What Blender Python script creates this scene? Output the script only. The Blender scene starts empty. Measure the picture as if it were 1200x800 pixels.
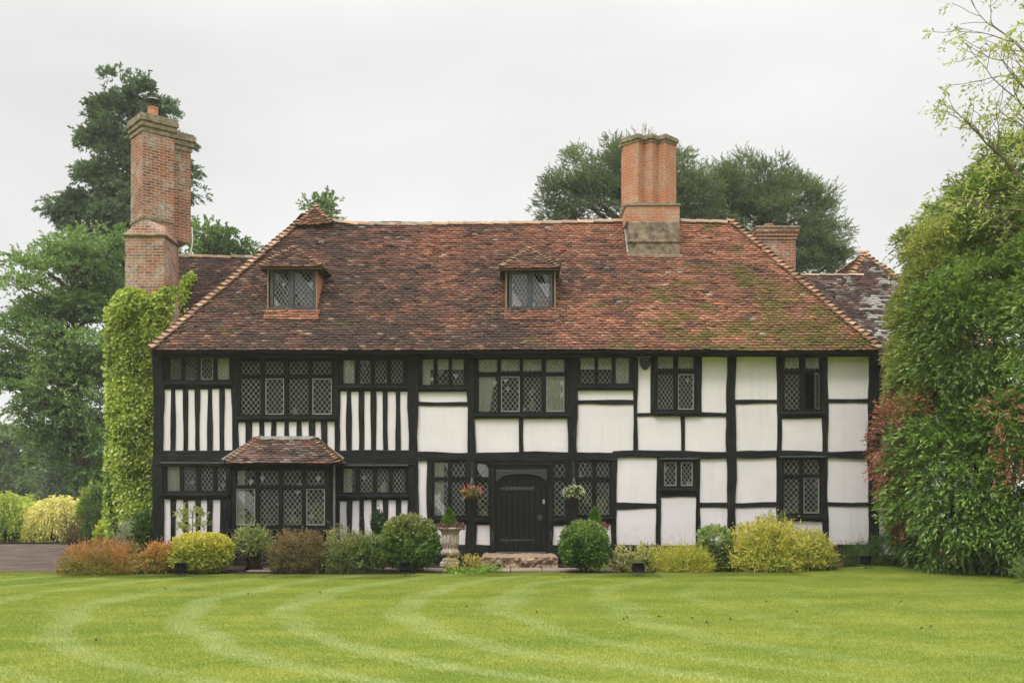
import bpy, math, random
import numpy as np
from mathutils import Vector, Matrix, Euler

# ------------------------------------------------------------------ camera, sky, sun, exposure
S = bpy.context.scene
COL = S.collection
CAM_Z, CAM_D, F = 1.72, 23.8, 35 / 36 * 1200
cam = bpy.data.objects.new("camera", bpy.data.cameras.new("camera"))
COL.objects.link(cam)
cam.data.lens = 35; cam.data.sensor_width = 36; cam.data.shift_y = 175 / 1200
cam.data.clip_end = 3000; cam.data.clip_start = 0.1
cam.location = (0, -CAM_D, CAM_Z); cam.rotation_euler = (math.radians(90), 0, 0)
S.camera = cam

SUN_EL, SUN_AZ = math.radians(52), math.radians(215)   # azimuth clockwise from +Y: behind and left of the camera
w = bpy.data.worlds.new("World"); S.world = w; w.use_nodes = True
nt = w.node_tree; N, L = nt.nodes, nt.links
N.clear()
out = N.new("ShaderNodeOutputWorld"); bg = N.new("ShaderNodeBackground")
sky = N.new("ShaderNodeTexSky"); sky.sky_type = 'NISHITA'; sky.sun_disc = False
sky.sun_elevation = SUN_EL; sky.sun_rotation = SUN_AZ
tc = N.new("ShaderNodeTexCoord"); sep = N.new("ShaderNodeSeparateXYZ"); L.new(tc.outputs["Generated"], sep.inputs[0])
grad = N.new("ShaderNodeMapRange"); grad.interpolation_type = 'SMOOTHSTEP'
grad.inputs["From Min"].default_value = 0.40; grad.inputs["From Max"].default_value = 0.85
grad.inputs["To Min"].default_value = 7.75; grad.inputs["To Max"].default_value = 30.0
L.new(sep.outputs["Z"], grad.inputs["Value"])
low = N.new("ShaderNodeMapRange"); low.inputs["From Min"].default_value = 0.0; low.inputs["From Max"].default_value = 0.42
low.inputs["To Min"].default_value = 1.01; low.inputs["To Max"].default_value = 1.16; L.new(sep.outputs["Z"], low.inputs["Value"])
mp = N.new("ShaderNodeMapping"); mp.inputs["Scale"].default_value = (1.0, 1.0, 2.6); L.new(tc.outputs["Generated"], mp.inputs[0])
no = N.new("ShaderNodeTexNoise"); no.inputs["Scale"].default_value = 2.1; no.inputs["Detail"].default_value = 4; no.inputs["Roughness"].default_value = 0.45
L.new(mp.outputs[0], no.inputs["Vector"])
cl = N.new("ShaderNodeMapRange"); cl.inputs["From Min"].default_value = 0.3; cl.inputs["From Max"].default_value = 0.7
cl.inputs["To Min"].default_value = 0.84; cl.inputs["To Max"].default_value = 1.08; L.new(no.outputs["Fac"], cl.inputs["Value"])
m1 = N.new("ShaderNodeMath"); m1.operation = 'MULTIPLY'; L.new(grad.outputs[0], m1.inputs[0]); L.new(cl.outputs[0], m1.inputs[1])
m2 = N.new("ShaderNodeMath"); m2.operation = 'MULTIPLY'; L.new(m1.outputs[0], m2.inputs[0]); L.new(low.outputs[0], m2.inputs[1])
cloud = N.new("ShaderNodeMix"); cloud.data_type = 'RGBA'; cloud.blend_type = 'MULTIPLY'; cloud.inputs[0].default_value = 1
cloud.inputs[6].default_value = (1.0, 0.99, 0.985, 1); L.new(m2.outputs[0], cloud.inputs[7])
mix = N.new("ShaderNodeMix"); mix.data_type = 'RGBA'; mix.inputs[0].default_value = 0.97    # a closed cloud deck hides nearly all of the blue
L.new(sky.outputs[0], mix.inputs[6]); L.new(cloud.outputs[2], mix.inputs[7])
L.new(mix.outputs[2], bg.inputs["Color"]); bg.inputs["Strength"].default_value = 0.105
L.new(bg.outputs[0], out.inputs["Surface"])

sun = bpy.data.lights.new("sun", 'SUN'); sun.energy = 1.5; sun.angle = math.radians(14); sun.color = (1, 0.98, 0.955)
so = bpy.data.objects.new("sun", sun); COL.objects.link(so)
sd = Vector((math.sin(SUN_AZ) * math.cos(SUN_EL), math.cos(SUN_AZ) * math.cos(SUN_EL), math.sin(SUN_EL)))
so.rotation_euler = sd.to_track_quat('Z', 'Y').to_euler(); so.location = sd * 60
vs = S.view_settings; vs.view_transform = 'Standard'; vs.look = 'None'; vs.exposure = 0.0; vs.gamma = 1.0; vs.use_curve_mapping = False
S.cycles.max_bounces = 8; S.cycles.transparent_max_bounces = 16; S.cycles.diffuse_bounces = 4; S.cycles.volume_bounces = 1
S.cycles.caustics_reflective = False; S.cycles.caustics_refractive = False

# ------------------------------------------------------------------ helpers
def sc(y): return F / (CAM_D + y)
def X(px, y=0.0): return (px - 600) / sc(y)
def Z(py, y=0.0): return CAM_Z + (575 - py) / sc(y)
def G(px, py):                       # a point of the ground
    d = F * CAM_Z / (py - 575)
    return ((px - 600) * d / F, d - CAM_D)

def empty(name, loc=(0, 0, 0)):
    o = bpy.data.objects.new(name, None); COL.objects.link(o); o.location = loc; return o
def tag(o, label=None, cat=None, group=None, kind=None):
    if label: o["label"] = label
    if cat: o["category"] = cat
    if group: o["group"] = group
    if kind: o["kind"] = kind
    return o
def link(name, me, parent=None, mat=None):
    o = bpy.data.objects.new(name, me); COL.objects.link(o)
    if mat: me.materials.append(mat)
    if parent:
        o.parent = parent; o.matrix_parent_inverse = Matrix.Translation(-world_loc(parent))
    return o
def world_loc(o):
    v = Vector(o.location)
    if o.parent: v = v + world_loc(o.parent) * 0
    return v
# every part's mesh is written in world coordinates; only a thing's Empty has a location

class MB:
    def __init__(s): s.v = []; s.f = []; s.c = []; s.sm = False
    def add(s, vs_, fs, col=None):
        n = len(s.v); s.v += [tuple(v) for v in vs_]; s.f += [tuple(i + n for i in f) for f in fs]
        s.c += [col or (1, 1, 1)] * len(vs_)
    def box(s, x0, x1, y0, y1, z0, z1, col=None, b=0.0):
        if x0 > x1: x0, x1 = x1, x0
        if y0 > y1: y0, y1 = y1, y0
        if z0 > z1: z0, z1 = z1, z0
        if b <= 0 or min(x1 - x0, y1 - y0, z1 - z0) < 2.2 * b:
            p = [(x, y, z) for x in (x0, x1) for y in (y0, y1) for z in (z0, z1)]
            s.add(p, [(0, 1, 3, 2), (4, 6, 7, 5), (0, 4, 5, 1), (2, 3, 7, 6), (0, 2, 6, 4), (1, 5, 7, 3)], col)
        else:
            p = []
            for sx, x in ((1, x0), (-1, x1)):
                for sy, y in ((1, y0), (-1, y1)):
                    for sz, z in ((1, z0), (-1, z1)):
                        p += [(x, y + sy * b, z + sz * b), (x + sx * b, y, z + sz * b), (x + sx * b, y + sy * b, z)]
            i = lambda a, b_, c, k: (a * 4 + b_ * 2 + c) * 3 + k
            f = [(i(0,0,0,0), i(0,0,1,0), i(0,1,1,0), i(0,1,0,0)), (i(1,0,0,0), i(1,1,0,0), i(1,1,1,0), i(1,0,1,0)),
                 (i(0,0,0,1), i(1,0,0,1), i(1,0,1,1), i(0,0,1,1)), (i(0,1,0,1), i(0,1,1,1), i(1,1,1,1), i(1,1,0,1)),
                 (i(0,0,0,2), i(0,1,0,2), i(1,1,0,2), i(1,0,0,2)), (i(0,0,1,2), i(1,0,1,2), i(1,1,1,2), i(0,1,1,2))]
            for a in (0, 1):
                for c in (0, 1):
                    f.append((i(a,c,0,0), i(a,c,1,0), i(a,c,1,1), i(a,c,0,1)))
                    f.append((i(a,0,c,0), i(a,1,c,0), i(a,1,c,2), i(a,0,c,2)))
                    f.append((i(0,a,c,1), i(1,a,c,1), i(1,a,c,2), i(0,a,c,2)))
                    for e in (0, 1): f.append((i(a,c,e,0), i(a,c,e,1), i(a,c,e,2)))
            s.add(p, f, col)
    def prism(s, pts, z0, z1, col=None):       # pts: plan polygon (x, y)
        n = len(pts)
        s.add([(x, y, z0) for x, y in pts] + [(x, y, z1) for x, y in pts],
              [tuple(range(n - 1, -1, -1)), tuple(range(n, 2 * n))] + [(i, (i + 1) % n, n + (i + 1) % n, n + i) for i in range(n)], col)
    def slab(s, pts, y0, y1, col=None):        # pts: elevation polygon (x, z), extruded along y
        n = len(pts)
        s.add([(x, y0, z) for x, z in pts] + [(x, y1, z) for x, z in pts],
              [tuple(range(n)), tuple(range(2 * n - 1, n - 1, -1))] + [(i, n + i, n + (i + 1) % n, (i + 1) % n) for i in range(n)], col)
    def tube(s, pts, rad, k=8, col=None, cap=True):
        pts = [Vector(p) for p in pts]; n = len(pts)
        if not hasattr(rad, '__len__'): rad = [rad] * n
        vs_ = []; fs = []; ref = None
        for i, p in enumerate(pts):
            d = (pts[min(i + 1, n - 1)] - pts[max(i - 1, 0)]).normalized()
            if ref is None: ref = Vector((0, 0, 1)) if abs(d.z) < 0.9 else Vector((1, 0, 0))
            a = d.cross(ref).normalized(); b = d.cross(a).normalized(); ref = -b if b.length else ref
            ref = a.cross(d)
            for j in range(k):
                t = 2 * math.pi * j / k; vs_.append(p + (a * math.cos(t) + b * math.sin(t)) * rad[i])
        for i in range(n - 1):
            for j in range(k):
                fs.append((i * k + j, i * k + (j + 1) % k, (i + 1) * k + (j + 1) % k, (i + 1) * k + j))
        if cap: fs += [tuple(range(k - 1, -1, -1)), tuple(range((n - 1) * k, n * k))]
        s.add(vs_, fs, col)
    def lathe(s, prof, c, k=28, col=None, wob=None):
        vs_ = []; fs = []; n = len(prof)
        for r, z in prof:
            for j in range(k):
                t = 2 * math.pi * j / k; rr = r * (1 + (wob(t, z) if wob else 0))
                vs_.append((c[0] + rr * math.cos(t), c[1] + rr * math.sin(t), c[2] + z))
        for i in range(n - 1):
            for j in range(k): fs.append((i * k + j, i * k + (j + 1) % k, (i + 1) * k + (j + 1) % k, (i + 1) * k + j))
        fs += [tuple(range(k - 1, -1, -1)), tuple(range((n - 1) * k, n * k))]
        s.add(vs_, fs, col)
    def build(s, name, mat, parent=None, smooth=False):
        me = bpy.data.meshes.new(name); me.from_pydata(s.v, [], s.f); me.update()
        if smooth: me.polygons.foreach_set("use_smooth", [True] * len(me.polygons))
        if any(c != (1, 1, 1) for c in s.c):
            a = me.color_attributes.new("Col", 'FLOAT_COLOR', 'POINT')
            arr = np.ones((len(s.v), 4), np.float32); arr[:, :3] = np.array(s.c); a.data.foreach_set("color", arr.ravel())
        return link(name, me, parent, mat)

def np_mesh(name, V, Q, colr, mat, parent=None, k=4):
    V = np.asarray(V, np.float32); Q = np.asarray(Q, np.int32)
    me = bpy.data.meshes.new(name)
    me.vertices.add(len(V)); me.vertices.foreach_set("co", V.ravel())
    me.loops.add(Q.size); me.polygons.add(len(Q))
    me.loops.foreach_set("vertex_index", Q.ravel())
    me.polygons.foreach_set("loop_start", np.arange(0, Q.size, k, dtype=np.int32))
    me.update(calc_edges=True)
    if colr is not None:
        a = me.color_attributes.new("Col", 'FLOAT_COLOR', 'POINT')
        arr = np.ones((len(V), 4), np.float32); arr[:, :3] = colr; a.data.foreach_set("color", arr.ravel())
    return link(name, me, parent, mat)

def hash3(i, seed):
    h = np.sin(i[:, 0] * 127.1 + i[:, 1] * 311.7 + i[:, 2] * 74.7 + seed * 19.19) * 43758.5453
    return h - np.floor(h)
def vn(p, f=1.0, seed=0):              # value noise 0..1
    p = np.asarray(p, np.float64) * f; i = np.floor(p); t = p - i; t = t * t * (3 - 2 * t); r = 0
    for a in (0, 1):
        for b in (0, 1):
            for c in (0, 1):
                wgt = (t[:, 0] if a else 1 - t[:, 0]) * (t[:, 1] if b else 1 - t[:, 1]) * (t[:, 2] if c else 1 - t[:, 2])
                r = r + wgt * hash3(i + np.array([a, b, c]), seed)
    return r
def fbm(p, f=1.0, seed=0): return (vn(p, f, seed) * 4 + vn(p, f * 2.1, seed + 1) * 2 + vn(p, f * 4.3, seed + 2)) / 7
def nz(v): return v / np.maximum(np.linalg.norm(v, axis=1, keepdims=True), 1e-9)

# ------------------------------------------------------------------ materials
def newmat(name):
    m = bpy.data.materials.new(name); m.use_nodes = True; nt = m.node_tree
    return m, nt, nt.nodes, nt.links, nt.nodes["Principled BSDF"]
def nnoise(N, L, vec, scale, detail=4, rough=0.55, dist=0.0):
    n = N.new("ShaderNodeTexNoise"); n.inputs["Scale"].default_value = scale; n.inputs["Detail"].default_value = detail
    n.inputs["Roughness"].default_value = rough; n.inputs["Distortion"].default_value = dist
    if vec is not None: L.new(vec, n.inputs["Vector"])
    return n.outputs["Fac"]
def nmap(N, L, v, a, b, c=0.0, d=1.0, smooth=False):
    n = N.new("ShaderNodeMapRange"); L.new(v, n.inputs["Value"])
    if smooth: n.interpolation_type = 'SMOOTHSTEP'
    for k, x in zip(("From Min", "From Max", "To Min", "To Max"), (a, b, c, d)): n.inputs[k].default_value = x
    return n.outputs[0]
def nmix(N, L, fac, a, b, mode='MIX'):
    n = N.new("ShaderNodeMix"); n.data_type = 'RGBA'; n.blend_type = mode
    for i, v in ((0, fac), (6, a), (7, b)):
        if isinstance(v, (int, float)): n.inputs[i].default_value = v
        elif isinstance(v, tuple): n.inputs[i].default_value = (*v[:3], 1)
        else: L.new(v, n.inputs[i])
    return n.outputs[2]
def nmath(N, L, op, a, b=None, c=None):
    n = N.new("ShaderNodeMath"); n.operation = op
    for i, v in enumerate((a, b, c)):
        if v is None: continue
        if isinstance(v, (int, float)): n.inputs[i].default_value = v
        else: L.new(v, n.inputs[i])
    return n.outputs[0]
def bump(N, L, bs, h, strength, dist=0.01):
    b = N.new("ShaderNodeBump"); b.inputs["Strength"].default_value = strength; b.inputs["Distance"].default_value = dist
    L.new(h, b.inputs["Height"]); L.new(b.outputs[0], bs.inputs["Normal"])
def pos(N):
    g = N.new("ShaderNodeNewGeometry"); return g.outputs["Position"], g.outputs["True Normal"]
def nscale(N, L, v, s):
    m = N.new("ShaderNodeMapping"); m.inputs["Scale"].default_value = s; L.new(v, m.inputs["Vector"]); return m.outputs[0]

def mat_timber():
    m, nt, N, L, b = newmat("black_timber"); p, _ = pos(N)
    ho = nnoise(N, L, nscale(N, L, p, (3, 3, 40)), 1, 5, 0.6, 0.3); ve = nnoise(N, L, nscale(N, L, p, (40, 10, 2.5)), 1, 5, 0.6, 0.3)
    o = N.new("ShaderNodeAttribute"); o.attribute_name = "Col"
    s = N.new("ShaderNodeSeparateColor"); L.new(o.outputs["Color"], s.inputs[0])
    g = nmix(N, L, s.outputs[0], ho, ve)
    gr = N.new("ShaderNodeRGBToBW"); L.new(g, gr.inputs[0])
    big = nnoise(N, L, p, 2.3, 3)
    c1 = nmix(N, L, nmap(N, L, gr.outputs[0], 0.35, 0.7), (0.005, 0.005, 0.005), (0.020, 0.020, 0.019))
    c2 = nmix(N, L, nmap(N, L, big, 0.5, 0.8, 0, 0.6), c1, (0.032, 0.031, 0.029))
    c2 = nmix(N, L, nmap(N, L, gr.outputs[0], 0.60, 0.78, 0, 0.55), c2, (0.065, 0.062, 0.057))
    L.new(c2, b.inputs["Base Color"]); b.inputs["Roughness"].default_value = 0.62; b.inputs["Specular IOR Level"].default_value = 0.14
    bump(N, L, b, gr.outputs[0], 1.0, 0.02); return m
def mat_plaster():
    m, nt, N, L, b = newmat("white_limewash"); p, _ = pos(N)
    a = nnoise(N, L, p, 1.3, 5, 0.6); f = nnoise(N, L, p, 9, 6, 0.65); v = nnoise(N, L, nscale(N, L, p, (9, 9, 0.7)), 1, 4)
    c = nmix(N, L, nmap(N, L, a, 0.35, 0.7), (0.73, 0.68, 0.69), (0.80, 0.750, 0.760))
    c = nmix(N, L, nmap(N, L, v, 0.54, 0.78, 0, 0.5), c, (0.60, 0.55, 0.49))
    sp = N.new("ShaderNodeSeparateXYZ"); L.new(p, sp.inputs[0])
    damp = nmath(N, L, 'MULTIPLY', nmap(N, L, sp.outputs["Z"], 0.35, 1.0, 1, 0), nmap(N, L, f, 0.35, 0.65))
    c = nmix(N, L, nmath(N, L, 'MULTIPLY', damp, 0.6), c, (0.50, 0.49, 0.40))
    L.new(c, b.inputs["Base Color"]); b.inputs["Roughness"].default_value = 0.9; b.inputs["Specular IOR Level"].default_value = 0.15
    bump(N, L, b, nmix(N, L, 0.5, a, f), 0.5, 0.02); return m
def mat_plain(name, col, rough=0.6, spec=0.4, metal=0.0, nscale_=6.0, var=0.35, bmp=0.3, dist=0.005):
    m, nt, N, L, b = newmat(name); p, _ = pos(N); n = nnoise(N, L, p, nscale_, 6, 0.6)
    c = nmix(N, L, nmap(N, L, n, 0.3, 0.7), tuple(x * (1 - var) for x in col), tuple(min(1, x * (1 + var)) for x in col))
    L.new(c, b.inputs["Base Color"]); b.inputs["Roughness"].default_value = rough; b.inputs["Specular IOR Level"].default_value = spec
    b.inputs["Metallic"].default_value = metal
    if bmp: bump(N, L, b, n, bmp, dist)
    return m
def mat_tile():
    m, nt, N, L, b = newmat("clay_tile"); p, _ = pos(N)
    a = N.new("ShaderNodeAttribute"); a.attribute_name = "Col"
    n = nnoise(N, L, p, 22, 5, 0.65); s = nnoise(N, L, p, 60, 3, 0.6)
    c = nmix(N, L, 1.0, a.outputs["Color"], nmix(N, L, nmap(N, L, n, 0.3, 0.7), (0.66, 0.66, 0.66), (1.3, 1.3, 1.3)), 'MULTIPLY')
    c = nmix(N, L, nmap(N, L, s, 0.66, 0.78, 0, 0.4), c, (0.5, 0.47, 0.40))
    L.new(c, b.inputs["Base Color"]); b.inputs["Roughness"].default_value = 0.92; b.inputs["Specular IOR Level"].default_value = 0.15
    bump(N, L, b, n, 0.6, 0.006); return m
def mat_brick(name, cols, mortar, lich, lichamt=0.5):
    m, nt, N, L, b = newmat(name); p, nr = pos(N)
    cr = N.new("ShaderNodeVectorMath"); cr.operation = 'CROSS_PRODUCT'; cr.inputs[0].default_value = (0, 0, 1); L.new(nr, cr.inputs[1])
    nn = N.new("ShaderNodeVectorMath"); nn.operation = 'NORMALIZE'; L.new(cr.outputs[0], nn.inputs[0])
    dt = N.new("ShaderNodeVectorMath"); dt.operation = 'DOT_PRODUCT'; L.new(p, dt.inputs[0]); L.new(nn.outputs[0], dt.inputs[1])
    sp = N.new("ShaderNodeSeparateXYZ"); L.new(p, sp.inputs[0])
    wob = nnoise(N, L, p, 3, 2)
    cb = N.new("ShaderNodeCombineXYZ"); L.new(dt.outputs["Value"], cb.inputs[0])
    L.new(nmath(N, L, 'ADD', sp.outputs["Z"], nmath(N, L, 'MULTIPLY', wob, 0.03)), cb.inputs[1])
    br = N.new("ShaderNodeTexBrick"); L.new(cb.outputs[0], br.inputs["Vector"])
    br.inputs["Scale"].default_value = 1; br.inputs["Brick Width"].default_value = 0.225; br.inputs["Row Height"].default_value = 0.078
    br.inputs["Mortar Size"].default_value = 0.007; br.inputs["Mortar Smooth"].default_value = 0.2; br.inputs["Bias"].default_value = 0.0
    br.inputs["Color1"].default_value = (*cols[0], 1); br.inputs["Color2"].default_value = (*cols[1], 1); br.inputs["Mortar"].default_value = (*mortar, 1)
    big = nnoise(N, L, p, 1.4, 5, 0.65); fine = nnoise(N, L, p, 14, 5, 0.7)
    c = nmix(N, L, nmap(N, L, fine, 0.35, 0.65, 0, 0.65), br.outputs["Color"], cols[2])
    c = nmix(N, L, nmath(N, L, 'MULTIPLY', br.outputs["Fac"], 0.8), c, mortar)
    patch = nmath(N, L, 'MULTIPLY', nmap(N, L, big, 0.44, 0.64, 0, 1, True), nmap(N, L, fine, 0.38, 0.58))
    c = nmix(N, L, nmath(N, L, 'MULTIPLY', patch, lichamt), c, lich)
    L.new(c, b.inputs["Base Color"]); b.inputs["Roughness"].default_value = 0.92; b.inputs["Specular IOR Level"].default_value = 0.15
    h = nmath(N, L, 'SUBTRACT', nmath(N, L, 'MULTIPLY', fine, 0.5), br.outputs["Fac"])
    bump(N, L, b, h, 0.8, 0.012); return m
def mat_leaf(name, rough=0.5, trans=0.35, spec=0.35):
    m, nt, N, L, b = newmat(name)
    a = N.new("ShaderNodeAttribute"); a.attribute_name = "Col"
    L.new(a.outputs["Color"], b.inputs["Base Color"]); b.inputs["Roughness"].default_value = rough; b.inputs["Specular IOR Level"].default_value = spec
    tr = N.new("ShaderNodeBsdfTranslucent")
    L.new(nmix(N, L, 1.0, a.outputs["Color"], (1.15, 1.25, 0.6), 'MULTIPLY'), tr.inputs["Color"])
    ms = N.new("ShaderNodeMixShader"); ms.inputs[0].default_value = trans
    L.new(b.outputs[0], ms.inputs[1]); L.new(tr.outputs[0], ms.inputs[2]); L.new(ms.outputs[0], N["Material Output"].inputs["Surface"])
    return m
def mat_glass():
    m, nt, N, L, b = newmat("window_glass"); N.remove(b)
    tr = N.new("ShaderNodeBsdfTransparent"); tr.inputs[0].default_value = (0.98, 0.98, 0.97, 1)
    gl = N.new("ShaderNodeBsdfGlossy"); gl.inputs["Roughness"].default_value = 0.03; gl.inputs["Color"].default_value = (1, 1, 1, 1)
    lw = N.new("ShaderNodeFresnel"); lw.inputs["IOR"].default_value = 1.62
    f = nmath(N, L, 'MINIMUM', nmath(N, L, 'MULTIPLY', lw.outputs[0], 1.45), 1.0)
    ms = N.new("ShaderNodeMixShader"); L.new(f, ms.inputs[0]); L.new(tr.outputs[0], ms.inputs[1]); L.new(gl.outputs[0], ms.inputs[2])
    L.new(ms.outputs[0], N["Material Output"].inputs["Surface"]); return m
def mat_lawn(name, blade):
    m, nt, N, L, b = newmat(name); p, _ = pos(N)
    sp = N.new("ShaderNodeSeparateXYZ"); L.new(p, sp.inputs[0])
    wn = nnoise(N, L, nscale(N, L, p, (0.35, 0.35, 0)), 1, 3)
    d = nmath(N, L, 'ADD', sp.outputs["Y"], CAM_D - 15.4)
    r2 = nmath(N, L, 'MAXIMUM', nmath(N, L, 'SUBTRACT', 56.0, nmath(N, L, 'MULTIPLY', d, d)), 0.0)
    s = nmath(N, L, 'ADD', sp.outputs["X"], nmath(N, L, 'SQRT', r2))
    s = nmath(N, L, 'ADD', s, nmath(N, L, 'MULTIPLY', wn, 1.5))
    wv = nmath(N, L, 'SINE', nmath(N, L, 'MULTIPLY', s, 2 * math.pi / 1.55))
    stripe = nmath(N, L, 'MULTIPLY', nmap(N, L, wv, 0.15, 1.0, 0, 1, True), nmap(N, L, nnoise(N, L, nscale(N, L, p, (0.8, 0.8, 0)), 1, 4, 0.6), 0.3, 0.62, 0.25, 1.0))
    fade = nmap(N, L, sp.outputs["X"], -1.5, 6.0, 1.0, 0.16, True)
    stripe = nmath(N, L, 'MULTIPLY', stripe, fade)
    pa = nnoise(N, L, nscale(N, L, p, (0.5, 1.0, 1)), 1, 4, 0.6); pb = nnoise(N, L, p, 3.0, 5, 0.7); fine = nnoise(N, L, p, 45, 4, 0.7)
    k = 1.0
    c = nmix(N, L, nmap(N, L, pa, 0.35, 0.68), (0.205, 0.275, 0.038), (0.335, 0.365, 0.066))
    c = nmix(N, L, nmap(N, L, pb, 0.5, 0.72, 0, 0.75), c, (0.180, 0.265, 0.042))
    c = nmix(N, L, nmap(N, L, pb, 0.42, 0.25, 0, 0.55), c, (0.42, 0.36, 0.095))
    c = nmix(N, L, nmath(N, L, 'MULTIPLY', stripe, 0.46), c, (0.43, 0.485, 0.225))  # mowing stripes: the sheen of leaning blades, put into the colour
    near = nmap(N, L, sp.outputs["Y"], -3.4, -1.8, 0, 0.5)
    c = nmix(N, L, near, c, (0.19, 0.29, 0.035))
    c = nmix(N, L, 1.0, c, nmix(N, L, nmap(N, L, fine, 0.3, 0.7), (0.84, 0.84, 0.84), (1.16, 1.16, 1.16)), 'MULTIPLY')
    if not blade: c = nmix(N, L, 1.0, c, (0.84, 0.84, 0.84), 'MULTIPLY')  # bare sheet darkened: the blades' self-shadow put into its colour
    if blade:
        g = N.new("ShaderNodeNewGeometry"); r = g.outputs["Random Per Island"]
        c = nmix(N, L, 1.0, c, nmix(N, L, r, (0.88, 0.91, 0.88), (1.12, 1.09, 1.1)), 'MULTIPLY')
        tr = N.new("ShaderNodeBsdfTranslucent"); L.new(c, tr.inputs["Color"])
        ms = N.new("ShaderNodeMixShader"); ms.inputs[0].default_value = 0.3; L.new(b.outputs[0], ms.inputs[1]); L.new(tr.outputs[0], ms.inputs[2])
        L.new(ms.outputs[0], N["Material Output"].inputs["Surface"])
    L.new(c, b.inputs["Base Color"]); b.inputs["Roughness"].default_value = 0.7; b.inputs["Specular IOR Level"].default_value = 0.15
    if not blade: bump(N, L, b, fine, 0.8, 0.02)
    return m
def mat_ground(name, cols, scale, bmp=0.6, dist=0.02, specks=None):
    m, nt, N, L, b = newmat(name); p, _ = pos(N)
    a = nnoise(N, L, p, scale * 0.1, 4); f = nnoise(N, L, p, scale, 6, 0.75)
    c = nmix(N, L, nmap(N, L, a, 0.35, 0.65), cols[0], cols[1]); c = nmix(N, L, nmap(N, L, f, 0.4, 0.65, 0, 0.8), c, cols[2])
    if specks:
        v = N.new("ShaderNodeTexVoronoi"); v.inputs["Scale"].default_value = specks; L.new(p, v.inputs["Vector"])
        c = nmix(N, L, 0.45, c, v.outputs["Color"], 'SOFT_LIGHT')
    L.new(c, b.inputs["Base Color"]); b.inputs["Roughness"].default_value = 0.95; b.inputs["Specular IOR Level"].default_value = 0.15
    bump(N, L, b, f, bmp, dist); return m

def thin_haze():
    me = bpy.data.meshes.new("haze"); x, y0, y1, z0, z1 = 940, -310, 1510, -1.2, 62
    vs_ = [(a, b, c) for a in (-x, x) for b in (y0, y1) for c in (z0, z1)]
    me.from_pydata(vs_, [], [(0, 1, 3, 2), (4, 6, 7, 5), (0, 4, 5, 1), (2, 3, 7, 6), (0, 2, 6, 4), (1, 5, 7, 3)]); o = bpy.data.objects.new("haze", me); COL.objects.link(o); o["kind"] = "stuff"
    m = bpy.data.materials.new("thin_air"); m.use_nodes = True; N = m.node_tree.nodes; N.remove(N["Principled BSDF"]); v = N.new("ShaderNodeVolumePrincipled")
    v.inputs["Color"].default_value = (0.93, 0.95, 0.96, 1); v.inputs["Density"].default_value = HAZE; m.node_tree.links.new(v.outputs[0], N["Material Output"].inputs["Volume"]); me.materials.append(m)
HAZE = 0.0006
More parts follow.
